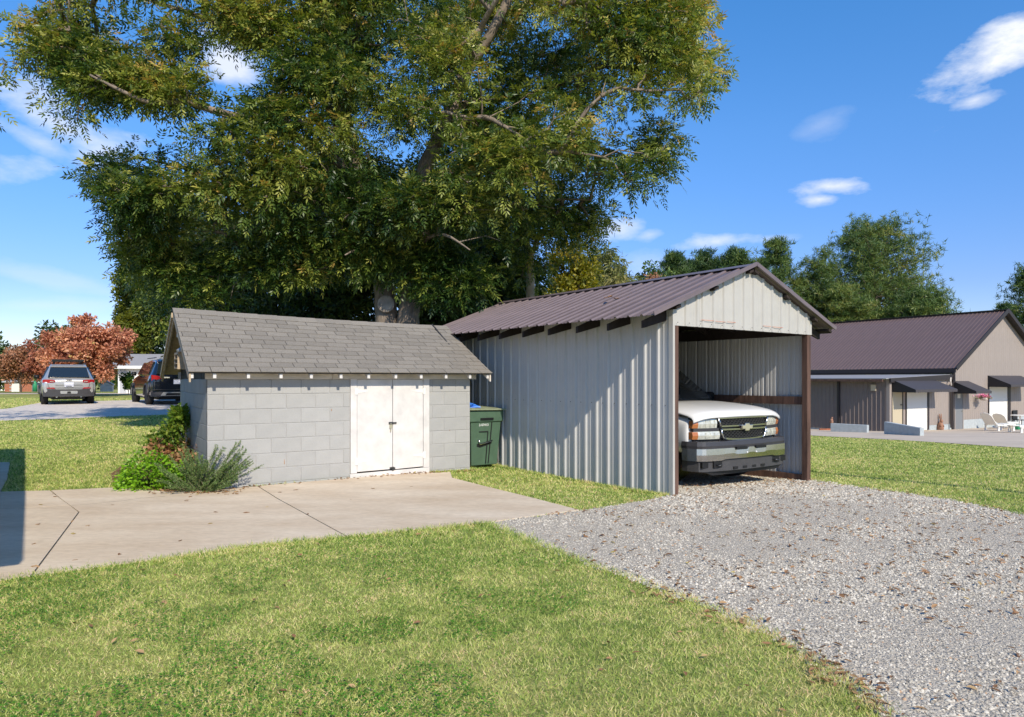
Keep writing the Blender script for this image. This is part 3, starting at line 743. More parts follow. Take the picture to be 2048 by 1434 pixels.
def wheel(parent, x, y, r, w, sg, spokes=5):
    """wheel with tyre and spoked rim, outer side towards sg"""
    t = MB(); k = 32; prof = [(r*.66, -w/2), (r*.93, -w/2), (r, -w*.36), (r, w*.36), (r*.93, w/2), (r*.66, w/2)]
    t.lathe(prof, k)
    vs = [(x+p[2], y+p[0], r+p[1]) for p in t.v]; t.v = vs
    wh = t.build('wheel', M_rubber, parent)
    for p in wh.data.polygons: p.use_smooth = len(p.vertices) == 4
    rim = MB().lathe([(r*.67, -w*.42), (r*.62, w*.44), (r*.68, w*.47)], k)
    rim.lathe([(r*.17, w*.1), (r*.16, w*.42), (r*.05, w*.44)], 12)
    for i in range(spokes):
        a = 2*math.pi*i/spokes
        rim.beam((r*.1*math.cos(a), r*.1*math.sin(a), w*.33), (r*.66*math.cos(a), r*.66*math.sin(a), w*.40), r*.19, w*.12)
    rim.lathe([(r*.6, w*.02), (r*.6, w*.03)], k)
    rim.v = [(x+p[2]*sg, y+p[0], r+p[1]) for p in rim.v]
    rim.build('rim', M_silver, wh)
    return wh

# --- pickup in the carport; local x to the picture's right, y backwards, z up
TA = math.radians(33.0)
ca, sa = math.cos(CA), math.sin(CA); u0, v0 = 1.84, .10
TP = (CP[0]+ca*u0-sa*v0, CP[1]+sa*u0+ca*v0, -.10)
truck = thing('pickup_truck', 'white full-size pickup truck with chrome grille parked nose out in the carport', 'truck', TP, TA)
def fy(x, k=.13, p=2.4, off=0): return off+k*abs(x)**p      # plan curve of the nose
half = lambda zt, ze, zb=.5: [(0, zb), (.70, zb), (.93, zb+.02), (.975, zb+.14), (.985, .80), (.975, ze-.06), (.93, ze), (.80, zt-.035), (.45, zt-.008), (0, zt)]
secs = [(.135, [(x*.95, z) for x, z in half(1.055, .985)]), (.18, half(1.06, 1.0)), (.32, half(1.085, 1.01)), (.60, half(1.125, 1.06)), (1.0, half(1.16, 1.095)), (1.42, half(1.185, 1.12)), (1.46, half(1.185, 1.12)),
        (2.5, half(1.10, 1.09)), (3.4, half(1.10, 1.09)), (5.3, half(1.10, 1.09))]
# sweep the front corners back so that the nose is bowed in plan
mb = loft(secs)
mb.v = [(x, y+(max(0, 1-(y-.135)/.56) if y < .7 else 0)*.16*abs(x)**2.2, z) for x, y, z in mb.v]
body = mb.build('body', M_truck, truck, smooth=True)
b = body.modifiers.new('s', 'SUBSURF'); b.levels = 2; b.render_levels = 2
cut(body, [(-1.2, -.62, 1.02, .40, .47), (.62, 1.2, 1.02, .40, .47), (-1.2, -.62, 4.25, .40, .47), (.62, 1.2, 4.25, .40, .47)])
hd = MB(); HXs = [0, .2, .4, .55, .68, .80, .90, .955]
def hood_pt(x, y0, z):
    ax = abs(x); f = max(0, 1-(y0-.07)/.55)
    return (x, y0+.16*ax**2.2*f, z-.030*ax**2-.055*max(0, (ax-.66)/.3)**2+(.010*sstep((.66-ax)/.08)*min(1, (y0-.07)/.3)))
hxs = [-x for x in HXs[::-1]]+HXs[1:]
rows = [(.078, 1.043), (.072, 1.055), (.080, 1.078), (.11, 1.100), (.2, 1.125), (.4, 1.155), (.7, 1.182), (1.0, 1.200), (1.40, 1.212)]
for y, z in rows: hd.v += [hood_pt(x, y, z) for x in hxs]
for i in range(len(rows)-1):
    for k in range(len(hxs)-1): a = i*len(hxs)+k; hd.f.append((a, a+1, a+1+len(hxs), a+len(hxs)))
o = hd.build('hood', M_truck, truck, smooth=True); o.modifiers.new('t', 'SOLIDIFY').thickness = -.02
# hood shut lines
for sg in (-1, 1):
    pts = [(sg*.80, .20, 1.045), (sg*.87, .38, 1.048), (sg*.885, .7, 1.068), (sg*.895, 1.38, 1.092)]
    MB().tube([(p[0], p[1], p[2]-.004) for p in pts], .006, 5).build('hood_gap', M_black, truck)
# wheel wells, chassis shadow gap
MB().box(-.62, .62, .45, 5.0, .30, .55).build('chassis', M_black, truck)
for y in (1.02, 4.25):
    for sg in (-1, 1): wheel(truck, sg*.83, y, .385, .25, sg)
# cab
cab = loft([(1.46, [(0, 1.0), (.85, 1.0), (.90, 1.08), (.90, 1.13), (.88, 1.14), (.5, 1.145), (0, 1.145)]),
            (1.62, [(0, 1.0), (.9, 1.0), (.93, 1.1), (.90, 1.28), (.84, 1.33), (.5, 1.36), (0, 1.37)]),
            (2.10, [(0, 1.0), (.9, 1.0), (.93, 1.1), (.86, 1.55), (.76, 1.70), (.5, 1.745), (0, 1.755)]),
            (2.45, [(0, 1.0), (.9, 1.0), (.93, 1.1), (.84, 1.6), (.72, 1.77), (.5, 1.80), (0, 1.81)]),
            (3.15, [(0, 1.0), (.9, 1.0), (.93, 1.1), (.84, 1.6), (.72, 1.77), (.5, 1.80), (0, 1.81)]),
            (3.38, [(0, 1.0), (.9, 1.0), (.93, 1.1), (.86, 1.5), (.74, 1.70), (.5, 1.74), (0, 1.75)])])
cab.build('cab', M_truck, truck, smooth=True)
ws = MB()
for y, z, w in ((1.36, 1.16, .91), (1.62, 1.405, .885), (2.10, 1.79, .775), (2.20, 1.815, .75)):
    ws.v += [(-w, y+.03, z-.035), (-w*.5, y-.005, z+.002), (0, y-.015, z+.01), (w*.5, y-.005, z+.002), (w, y+.03, z-.035)]
for i in range(3):
    for k in range(4): a = i*5+k; ws.f.append((a, a+1, a+6, a+5))
o = ws.build('windshield', M_glass, truck, smooth=True); o.modifiers.new('t', 'SOLIDIFY').thickness = .006
for sg in (-1, 1):
    g = MB().add([(sg*.945, 1.55, 1.13), (sg*.945, 3.05, 1.13), (sg*.885, 3.0, 1.60), (sg*.875, 2.25, 1.62)], [(0, 1, 2, 3)]).build('side_window', M_glass, truck); g.modifiers.new('t', 'SOLIDIFY').thickness = .02
    mr = MB().tube([(sg*.93, 1.75, 1.18), (sg*1.03, 1.72, 1.22)], .025, 8).build('mirror_arm', M_black, truck)
    mm = loft([(1.66, [(0, 1.17), (.07, 1.17), (.085, 1.25), (.07, 1.34), (0, 1.34)]), (1.72, [(0, 1.15), (.10, 1.15), (.12, 1.25), (.10, 1.36), (0, 1.36)]), (1.78, [(0, 1.16), (.09, 1.16), (.11, 1.25), (.09, 1.35), (0, 1.35)])])
    mm.v = [(x+sg*1.08, y, z) for x, y, z in mm.v]; mm.build('mirror', M_black, truck, smooth=True)
# bed walls
for sg in (-1, 1): MB().box(sg*.80-.1, sg*.80+.1, 3.45, 5.25, 1.09, 1.13).build('bed_rail', M_black, truck)
# curved bands for the fascia
def band(xs_, z0f, z1f, off, thick, m, name, parent, k=.16, p=2.2, wrap=None, bulge=0, smooth=False):
    mb = MB(); n = len(xs_)
    for x in xs_:
        yy = off+k*abs(x)**p
        z0 = z0f(x) if callable(z0f) else z0f; z1 = z1f(x) if callable(z1f) else z1f; zm = (z0+z1)/2
        mb.v += [(x, yy, z0), (x, yy-bulge, zm), (x, yy, z1), (x, yy+thick, z1), (x, yy+thick, z0)]
    for i in range(n-1):
        for q in range(5):
            a = i*5+q; b = i*5+(q+1) % 5; mb.f.append((a, b, b+5, a+5))
    mb.f.append((0, 1, 2, 3, 4)); mb.f.append(tuple((n-1)*5+q for q in range(5)))
    return mb.build(name, m, parent, smooth=smooth)
def lin(a, b, n): return [a+(b-a)*i/(n-1) for i in range(n)]
# black cavity behind lamps and grille
band(lin(-.90, .90, 24), .70, 1.03, .128, .10, M_black, 'nose_cavity', truck)
# grille: frame with upper and lower openings, bar and mesh
gr = band(lin(-.50, .50, 16), .70, 1.03, .115, .03, M_black, 'grille', truck)
def tz(x): return 1.045-.012*abs(x)
band(lin(-.555, .555, 18), lambda x: tz(x)-.028, tz, .075, .045, M_chrome, 'grille_frame', gr)
band(lin(-.50, .50, 18), .897, .918, .075, .045, M_chrome, 'grille_bar', gr)
band(lin(-.49, .49, 18), .848, .872, .072, .045, M_chrome, 'grille_bar', gr)
band(lin(-.41, .41, 18), lambda x: .700+.02*abs(x/.41)**3, lambda x: .724+.02*abs(x/.41)**3, .07, .045, M_chrome, 'grille_frame', gr)
for sg in (-1, 1):
    def P(x, z, o=.075): return (sg*x, o+.16*x**2.2, z)
    MB().tube([P(.552, 1.03), P(.515, .955), P(.495, .905)], .014, 8).build('grille_frame', M_chrome, gr, smooth=True)
    MB().tube([P(.490, .868), P(.482, .80), P(.455, .745), P(.405, .715)], .014, 8).build('grille_frame', M_chrome, gr, smooth=True)
hm = MB()                                                  # honeycomb mesh
def hexrow(z, x0, x1, ph):
    x = x0+ph
    while x < x1:
        c = [(x-.027, z), (x-.014, z+.014), (x+.014, z+.014), (x+.027, z)]
        for (a, b) in zip(c[:-1], c[1:]):
            hm.beam((a[0], .098+.16*abs(a[0])**2.2, a[1]), (b[0], .098+.16*abs(b[0])**2.2, b[1]), .014, .0045)
        hm.beam((x+.027, .098+.16*abs(x)**2.2, z), (x+.041, .098+.16*abs(x)**2.2, z), .014, .0045)
        x += .0685
for i in range(4): hexrow(.930+i*.024, -.50+.01*i*-1, .50, .034*(i % 2))
for i in range(5): hexrow(.735+i*.024, -.46, .46, .034*(i % 2))
o = hm.build('grille_mesh', mat('grille_plastic', (.05, .05, .052), .3), gr); o['kind'] = 'stuff'
# bow-tie emblem
e = [(-.125, -.030), (-.060, -.030), (-.050, -.060), (.050, -.060), (.060, -.030), (.125, -.030), (.145, .030), (.060, .030), (.050, .060), (-.050, .060), (-.060, .030), (-.145, .030)]
MB().prism([(x*.92, .885+z*.98) for x, z in e], 'y', .048, .074).build('emblem', M_chrome, gr, bevel=.004)
MB().prism([(x*.80, .885+z*.80) for x, z in e], 'y', .044, .05).build('emblem_face', M_gold, gr, bevel=.003)
# lamps
for sg in (-1, 1):
    for z0, z1, inn in ((.885, 1.015, .555), (.728, .838, .505)):
        xs_ = [sg*x for x in lin(inn, .93, 10)]
        def zt(x, z1=z1): return z1-.0*abs(x)-(.02*max(0, abs(x)-.62)/.3 if z1 > .9 else 0)
        h = band(xs_, z0, zt, .098, .06, M_lens, 'headlight', truck, bulge=.012, smooth=False)
        band([sg*x for x in lin(.865, .95, 6)], z0+.002, lambda x: zt(x)-.004, .094, .06, M_amber, 'turn_signal', h, bulge=.014) if 1 else None
        for q in (.60, .67, .74): MB().tube([(sg*q, .088+.16*q**2.2, z0+.02), (sg*q, .088+.16*q**2.2, z1-.02)], .006, 6).build('lens_rib', M_lens, h)
    band([sg*x for x in lin(.52, .93, 10)], .842, .882, .092, .06, M_bumpgrey, 'lamp_divider', truck)
# bumper: pad, chrome bar, valance; ends wrap back along the fender
def bump(name, m, z0, z1, y0, prj, x_end=1.005, wrapz=None, bulge=.0):
    xs_ = lin(-x_end, x_end, 41); mb = MB()
    path = [(-x_end, y0+.16+.22), (-x_end, y0+.16+.12)]
    for x in xs_[1:-1]:
        yy = y0+.10*abs(x)**2.0+(max(0, abs(x)-.86)/.14)**2*.10
        path.append((x, yy))
    path += [(x_end, y0+.16+.12), (x_end, y0+.16+.22)]
    n = len(path)
    for i, (x, y) in enumerate(path):
        a = path[max(i-1, 0)]; b = path[min(i+1, n-1)]; d = Vector((b[0]-a[0], b[1]-a[1])).normalized(); nx_, ny_ = -d.y*-1, -d.x
        inx, iny = -d.y, d.x
        za = z0(x) if callable(z0) else z0; zb = z1(x) if callable(z1) else z1
        ix, iy = (-d.y, d.x)
        mb.v += [(x, y, za), (x-ix*bulge, y-iy*bulge, (za+zb)/2), (x, y, zb), (x+ix*prj, y+iy*prj, zb), (x+ix*prj, y+iy*prj, za)]
    for i in range(n-1):
        for q in range(5):
            a = i*5+q; b = i*5+(q+1) % 5; mb.f.append((a, b, b+5, a+5))
    mb.f.append((0, 1, 2, 3, 4)); mb.f.append(tuple((n-1)*5+q for q in range(5)))
    return mb.build(name, m, truck, smooth=False)
bp = bump('bumper', M_bumpgrey, .585, .70, 0, .10, bulge=.012)
ch = bump('chrome_bar', M_chrome, lambda x: .455 if abs(x) < .5 else (.455-.02*min(1, (abs(x)-.5)/.1)), lambda x: .605-.03*(1 if .09 < abs(x) < .34 else 0), -.022, .07, x_end=1.02, bulge=.006)
va = bump('valance', mat('grey_valance', (.055, .054, .056), .5, noise=.15, nscale=8), .285, .46, .012, .06, x_end=.985)
for sg in (-1, 1):
    MB().box(sg*.21-.115, sg*.21+.115, -.03, .03, .578, .617).build('bumper_slot', M_black, bp)
    MB().box(sg*.64-.085, sg*.64+.085, .012+.03, .09, .335, .425).build('valance_opening', M_black, va)
    MB().box(sg*.86-.06, sg*.86+.06, .075, .13, .34, .42).build('valance_opening', M_black, va)
    MB().tube([(sg*.60, .06, .375), (sg*.60, .005, .375), (sg*.66, .0, .372), (sg*.66, .06, .372)], .011, 8).build('tow_hook', M_steel, va, smooth=True)
    MB().lathe([(.012, 0), (.008, .006)], 8).build('bumper_bolt', M_white, ch).matrix_basis = frame((sg*.10, -.03, .53), (1, 0, 0), (0, 0, 1), (0, -1, 0))
for x in (-.3, -.1, .1, .3): MB().box(x-.045, x+.045, .01, .05, .30, .335).build('valance_slot', M_black, va)
MB().prism([(-.86, .285), (.86, .285), (.70, .225), (-.70, .225)], 'y', .09, .12).build('air_dam', M_black, truck)

# --- the two sport utility cars (rear at local y=0, heading +y)
def suv(name, label, loc, rz, paint, w, h, L, style):
    t = thing(name, label, 'car', loc, rz); W2 = w/2; gc = .22 if style == 'silver' else .24
    belt = .62*h
    def sec(sw, zt, zb, zbelt, rw): return [(0, zb), (W2*.80*sw, zb), (W2*.95*sw, zb+.06), (W2*.985*sw, .50), (W2*1.0*sw, .72), (W2*.97*sw, zbelt), (W2*.90*sw, zbelt+.06*(zt-zbelt)), (rw, zt-.06), (rw*.85, zt-.015), (0, zt)]
    s = [(0.0, sec(.86, belt*.98, .42, belt*.86, W2*.78)), (.05, sec(.93, belt*1.0, .36, belt*.9, W2*.80)), (.16, sec(.97, belt*1.10, .33, belt, W2*.78)), (.36, sec(.99, h*.93, .30, belt, W2*.70)), (.52, sec(1, h*.985, .28, belt, W2*.69)),
         (L*.3, sec(1, h, gc, belt, W2*.70)), (L*.52, sec(1, h*.985, gc, belt, W2*.69)), (L*.62, sec(1, h*.86, gc, belt, W2*.70)), (L*.71, sec(1, belt+.10, gc, belt-.03, W2*.72)),
         (L*.85, sec(.98, belt+.03, gc, belt-.10, W2*.7)), (L*.96, sec(.92, belt-.10, .3, belt-.22, W2*.68)), (L, sec(.82, belt-.30, .36, belt-.36, W2*.66))]
    body = loft(s).build('body', paint, t, smooth=True)
    b = body.modifiers.new('s', 'SUBSURF'); b.levels = 2; b.render_levels = 2
    r = .36 if style == 'silver' else .38; yr, yf_ = .92, L-.88
    cut(body, [(-W2*1.3, -W2*.62, y, r, r+.05) for y in (yr, yf_)]+[(W2*.62, W2*1.3, y, r, r+.05) for y in (yr, yf_)])
    for y in (yr, yf_):
        for sg in (-1, 1):
            wheel(t, sg*(W2-.14), y, r, .235, sg)
            ar = MB(); k = 14; pts = [(sg*(W2-.005), y+(r+.055)*math.cos(math.pi*i/k), r+(r+.055)*math.sin(math.pi*i/k)) for i in range(k+1)]
            ar.tube(pts, .028, 5).build('wheel_arch', M_bumpgrey, t, smooth=True)
    MB().box(-W2*.6, W2*.6, .4, L-.4, .2, .42).build('underbody', M_black, t)
    # lower rear bumper, in charcoal
    def bandy(xs_, z0, z1, off, m, nm, th=.05, par=t, curve=.10):
        mb = MB(); n = len(xs_)
        for x in xs_:
            yy = off+curve*abs(x/W2)**3
            mb.v += [(x, yy, z0), (x, yy, z1), (x, yy+th, z1), (x, yy+th, z0)]
        for i in range(n-1):
            for q in range(4): a = i*4+q; b_ = i*4+(q+1) % 4; mb.f.append((a, b_, b_+4, a+4))
        mb.f += [(0, 1, 2, 3), tuple((n-1)*4+q for q in range(4))]
        return mb.build(nm, m, par)
    rb = bandy(lin(-W2*.93, W2*.93, 15), .33, .60 if style == 'silver' else .50, -.03, M_bumpgrey, 'rear_bumper', .16)
    # rear window
    zb, zt = belt*1.07, h*.915
    def gy(z): return .10+(z-belt*1.05)/(h*.95-belt*1.05)*.26
    gw = W2*.74
    q = MB().add([(-gw*1.02, gy(zb)-.035, zb), (gw*1.02, gy(zb)-.035, zb), (gw*.88, gy(zt)-.045, zt), (-gw*.88, gy(zt)-.045, zt),
                  (-gw*1.02, gy(zb)+.2, zb), (gw*1.02, gy(zb)+.2, zb), (gw*.88, gy(zt)+.15, zt), (-gw*.88, gy(zt)+.15, zt)], [(0, 1, 2, 3), (0, 4, 5, 1), (1, 5, 6, 2), (2, 6, 7, 3), (3, 7, 4, 0)]).build('rear_window', M_glass, t, bevel=.015)
    MB().add([(-gw*.9, gy(zt)-.09, h*.935), (gw*.9, gy(zt)-.09, h*.935), (gw*.88, gy(zt)+.2, h*.985), (-gw*.88, gy(zt)+.2, h*.985), (-gw*.9, gy(zt)-.07, h*.91), (gw*.9, gy(zt)-.07, h*.91), (gw*.88, gy(zt)+.2, h*.94), (-gw*.88, gy(zt)+.2, h*.94)],
             [(0, 1, 2, 3), (4, 7, 6, 5), (0, 4, 5, 1), (1, 5, 6, 2), (3, 2, 6, 7), (0, 3, 7, 4)]).build('spoiler', paint, t, bevel=.01)
    # side windows: three panes per side
    for sg in (-1, 1):
        for a, b_, hh in ((.55, L*.30, .0), (L*.31, L*.46, .0), (L*.47, L*.63, .2)):
            z0 = belt*1.05; z1 = h*.925
            xo = lambda z: sg*(W2*.965-(z-belt)/(h*.95-belt)*W2*.245+.012)
            top_b = b_-(.26*(b_-a)*1.6 if hh else 0)
            MB().add([(xo(z0), a, z0), (xo(z0), b_, z0), (xo(z1), top_b, z1), (xo(z1), a+(.14 if a == .55 else 0), z1),
                      (xo(z0)-sg*.08, a, z0), (xo(z0)-sg*.08, b_, z0), (xo(z1)-sg*.08, top_b, z1), (xo(z1)-sg*.08, a+(.14 if a == .55 else 0), z1)],
                     [(0, 1, 2, 3), (0, 4, 5, 1), (1, 5, 6, 2), (2, 6, 7, 3), (3, 7, 4, 0)]).build('side_window', M_glass, t)
        mm = loft([(L*.60, [(0, belt+.02), (.08, belt+.02), (.10, belt+.10), (.08, belt+.18), (0, belt+.18)]), (L*.60+.12, [(0, belt+.04), (.06, belt+.04), (.08, belt+.10), (.06, belt+.16), (0, belt+.16)])])
        mm.v = [(x+sg*(W2+.09), y, z) for x, y, z in mm.v]; mm.build('mirror', M_black, t, smooth=True)
        MB().tube([(sg*W2*.66, .62, h+.035), (sg*W2*.66, L*.5, h+.035)], .018, 6).build('roof_rail', M_bumpgrey if style == 'silver' else M_black, t)
        # tail lamps
        zl = belt*(.93 if style == 'silver' else .95)
        lx = [sg*W2*a for a in ((.50, .60, .75, .86, .94) if style == 'silver' else (.52, .66, .80, .92))]
        lamp = MB(); 
        for i, x in enumerate(lx):
            yy = -.028+.14*abs(x/W2)**4; hh = (.045, .065, .075, .075, .06)[i] if style == 'silver' else (.03, .06, .10, .12)[i]
            lamp.v += [(x, yy, zl-hh), (x, yy-.012, zl+hh*.8), (x, yy+.15, zl+hh*.8), (x, yy+.15, zl-hh)]
        for i in range(len(lx)-1):
            for q_ in range(4): a = i*4+q_; b_ = i*4+(q_+1) % 4; lamp.f.append((a, b_, b_+4, a+4))
        lamp.f += [(0, 1, 2, 3), tuple((len(lx)-1)*4+k for k in range(4))]
        tl = lamp.build('tail_light', M_red, t)
        if style == 'silver':
            for k in range(3): MB().box(sg*W2*(.57+k*.045)-.014, sg*W2*(.57+k*.045)+.014, -.045, -.02, zl-.03, zl+.0).build('lamp_segment', M_lens, tl)
            MB().prism([(sg*W2*.48, .62), (sg*W2*.80, .64), (sg*W2*.78, .67), (sg*W2*.55, .675)], 'y', -.045, .06).build('reflector', M_red, t)
        else:
            MB().prism([(sg*W2*.30, zl-.02), (sg*W2*.52, zl-.025), (sg*W2*.52, zl+.03), (sg*W2*.30, zl+.02)], 'y', -.04, .02).build('reversing_lamp', M_lens, tl)
    pz = .79*belt if style == 'silver' else .80*belt
    MB().box(-.155, .155, -.035, .0, pz-.085, pz+.085).build('licence_plate', M_plate, t, bevel=.005)
    return t, belt, W2
def az(dx, dy): return math.atan2(dy, dx)-math.pi/2
d = 27.0; px = 138
lx_, ly_ = (px-CX)/F*d, d
silver, belt, W2 = suv('silver_suv', 'silver sport utility car with a black roof rack parked on the gravel track', (lx_, ly_, float(gz(lx_, ly_))+.0), az(-.575, .818), M_silver, 1.82, 1.60, 4.4, 'silver')
# tailgate details: shut lines, handle notch, lower insert, badge lettering
for pts in ([(-.62, -.035, .66), (.62, -.035, .66)], [(-.66, -.03, .70), (-.69, -.02, .83)], [(.66, -.03, .70), (.69, -.02, .83)], [(-.66, -.03, .70), (-.62, -.035, .66)], [(.66, -.03, .70), (.62, -.035, .66)], [(-.45, -.036, .765), (.45, -.036, .765)]):
    MB().tube(pts, .006, 5).build('tailgate_gap', M_black, silver)
MB().prism([(-.27, .43), (.27, .43), (.29, .50), (.27, .54), (-.27, .54), (-.29, .50)], 'y', -.05, -.02).build('bumper_insert', M_silver, silver)
MB().prism([(-.07, .44), (.07, .44), (.05, .52), (-.05, .52)], 'y', -.055, -.05).build('hitch_cover', M_black, silver)
MB().box(-.09, .09, -.045, -.03, .715, .735).build('tailgate_handle', M_black, silver)
text('badge', 'Jeep', .11, M_bumpgrey, silver, frame((0, -.0, belt*.985), (1, 0, 0), (0, .25, .97), (0, -1, .25)), .012)
for sg in (-1, 1): MB().tube([(sg*.40, .02, .31), (sg*.40, .3, .31)], .035, 8).build('tailpipe', M_chrome, silver)
rk = MB()
for sg in (-1, 1): rk.tube([(sg*.50, .75, 1.72), (sg*.50, 2.1, 1.72)], .022, 6)
for k in range(6): rk.beam((-.50, .80+k*.25, 1.715), (.50, .80+k*.25, 1.715), .05, .02)
rk.beam((-.54, .72, 1.75), (.54, .72, 1.75), .03, .06)
for sg in (-1, 1):
    for y in (.9, 1.9): rk.beam((sg*.45, y, 1.60), (sg*.45, y, 1.71), .04, .04, up=(0, 1, 0))
o = rk.build('roof_rack', M_black, silver)
d = 26.3; lx_, ly_ = (300-CX)/F*d, d                      # rear left corner seen at px 300
hx, hy = -.60, .80
bx, by = lx_+.8*.97, ly_+.6*.97
black, belt, W2 = suv('black_suv', 'large black sport utility car partly hidden behind the block shed', (bx, by, float(gz(bx, by))), az(hx, hy), M_carblack, 1.97, 1.80, 4.9, 'black')
MB().prism([(-.62, .36), (.62, .36), (.52, .50), (-.52, .50)], 'y', -.06, -.025).build('skid_plate', M_silver, black)
MB().prism([(-.45, .38), (.45, .38), (.40, .46), (-.40, .46)], 'y', -.066, -.06).build('skid_insert', M_black, black)
MB().box(-.9, .9, -.04, .0, .585, .60).build('trim_strip', M_bumpgrey, black)
text('badge', 'H', .13, M_chrome, black, frame((0, -.03, belt*1.0), (1, 0, 0), (0, 0, 1), (0, -1, 0)), .01)
text('badge', 'PASSPORT', .065, M_chrome, black, frame((0, -.042, belt*.90), (1, 0, 0), (0, 0, 1), (0, -1, 0)), .006)

# ------------------------------------------------------------------ green wheeled bin and blue bundle
bo = shed_w(SL+.075, .12, 0)
bin_ = thing('wheeled_bin', 'dark green wheeled rubbish bin with a metal lift bar between shed and carport', 'bin', (bo[0], bo[1], .03), SA)
BW = .60
bd = MB()
prof = [(.0, .06, .06), (.86, 0, 0), (.865, -.025, -.02)]
def ringb(z, ix, iy): return [(ix, iy, z), (BW-ix, iy, z), (BW-ix, .68-iy, z), (ix, .68-iy, z)]
rings = [ringb(.02, .055, .07), ringb(.74, .012, .01), ringb(.745, -.018, -.015), ringb(.90, -.022, -.02), ringb(.93, -.022, -.02)]
for rg in rings: bd.v += rg
for i in range(len(rings)-1):
    for k in range(4): a = i*4+k; b = i*4+(k+1) % 4; bd.f.append((a, b, b+4, a+4))
bd.f += [(0, 3, 2, 1), (16, 17, 18, 19)]
bd.build('bin_body', M_bin, bin_, bevel=.012)
def fyb(z): return .07-(z-.02)/.72*.06
MB().add([(-.05, -.06, .965), (BW+.05, -.06, .955), (BW+.05, .72, .975), (-.05, .72, .985), (-.05, -.06, .94), (BW+.05, -.06, .93), (BW+.05, .72, .95), (-.05, .72, .96), (BW/2, .3, 1.0)],
         [(4, 7, 6, 5), (0, 4, 5, 1), (1, 5, 6, 2), (2, 6, 7, 3), (3, 7, 4, 0), (0, 1, 8), (1, 2, 8), (2, 3, 8), (3, 0, 8)]).build('bin_lid', M_binlid, bin_, bevel=.006)
MB().add([(.175, fyb(.80)-.03, .81), (.42, fyb(.80)-.03, .81), (.42, fyb(.80)-.026, .775), (.175, fyb(.80)-.026, .775)], [(0, 1, 2, 3)]).build('pocket', M_black, bin_).modifiers.new('t', 'SOLIDIFY').thickness = .012
for a, b in (((.41, fyb(.76)-.006, .76), (.37, fyb(.05)-.006, .05)), ((.175, fyb(.58)-.006, .58), (.34, fyb(.58)-.006, .58)), ((.34, fyb(.58)-.006, .58), (.32, fyb(.05)-.006, .05))):
    MB().tube([a, b], .009, 6).build('moulded_groove', M_black, bin_)
MB().tube([(.165, fyb(.45)-.02, .45), (.185, fyb(.36)-.02, .37), (.41, fyb(.42)-.045, .43)], .014, 8).build('lift_bar', M_chrome, bin_, smooth=True)
MB().add([(.14, fyb(.36)-.004, .38), (.42, fyb(.4)-.004, .42), (.42, fyb(.36)-.004, .375), (.20, fyb(.3)-.004, .315), (.14, fyb(.33)-.004, .335)], [(0, 1, 2, 3, 4)]).build('lift_pocket', M_black, bin_)
MB().box(.165, .315, fyb(.70)-.028, fyb(.70)-.003, .675, .705).build('number_label', M_bin, bin_) if 0 else None
text('bin_number', '2-07413', .055, M_white, bin_, frame((.255, fyb(.69)-.006, .69), (1, 0, 0), (0, -.085, 1), (0, -1, -.085)), .002)
for sx in (.03, BW-.09): 
    w_ = MB().lathe([(.11, 0), (.11, .05)], 18); w_.v = [(sx+p[2], .64+p[0], .10+p[1]) for p in w_.v]; w_.build('wheel', M_rubber, bin_)
# blue bundle on the lid
r = np.random.default_rng(3); bl = MB(); n1, n2 = 9, 12
for i in range(n1):
    for k in range(n2):
        th = math.pi*.5*i/(n1-1); ph = 2*math.pi*k/n2; q = 1+.28*math.sin(3*ph+i)+r.normal()*.09
        bl.v.append((.22*math.sin(th)*math.cos(ph)*q, .17*math.sin(th)*math.sin(ph)*q, .085*math.cos(th)*(1+.3*math.sin(5*ph))+.004))
for i in range(n1-1):
    for k in range(n2): a = i*n2+k; b = i*n2+(k+1) % n2; bl.f.append((a, b, b+n2, a+n2))
o = bl.build('blue_bag', M_bluetarp); o.location = Vector(bo)+Vector((math.cos(SA)*.02-math.sin(SA)*.25, math.sin(SA)*.02+math.cos(SA)*.25, .03+.975)); tagit(o, 'crumpled bright blue plastic bag lying on the green bin lid', 'bag')
# ------------------------------------------------------------------ GARAGE on the right
GA = math.radians(32); GP = (23.45, 37.0, 0)
gar = thing('metal_garage', 'large taupe metal garage with a steep brown roof and black awnings over its doors', 'garage', GP, GA)
def gw_(x, y):
    c, s = math.cos(GA), math.sin(GA); return (GP[0]+c*x-s*y, GP[1]+s*x+c*y)
def ggz(x, y): return float(gz(*gw_(x, y)))
GW, GL = 11.0, 14.0; GE, GR = 2.23, 5.42; GB = -1.45
def gtop(x): return GE-.0+(GR-GE-.08)*(1-abs(x-GW/2)/(GW/2))-.05
x = 0
while x < GW-.02:
    w = min(panel_w, GW-x)
    rib_sheet(w, (lambda q, x=x: gtop(x+q)), -.72, h=.012, minor=.003, first=.05).build('wall_panel', M_gwall, gar).matrix_basis = Matrix.Translation((x, 0, 0)); x += panel_w
LW = 6.03; LL = 9.0
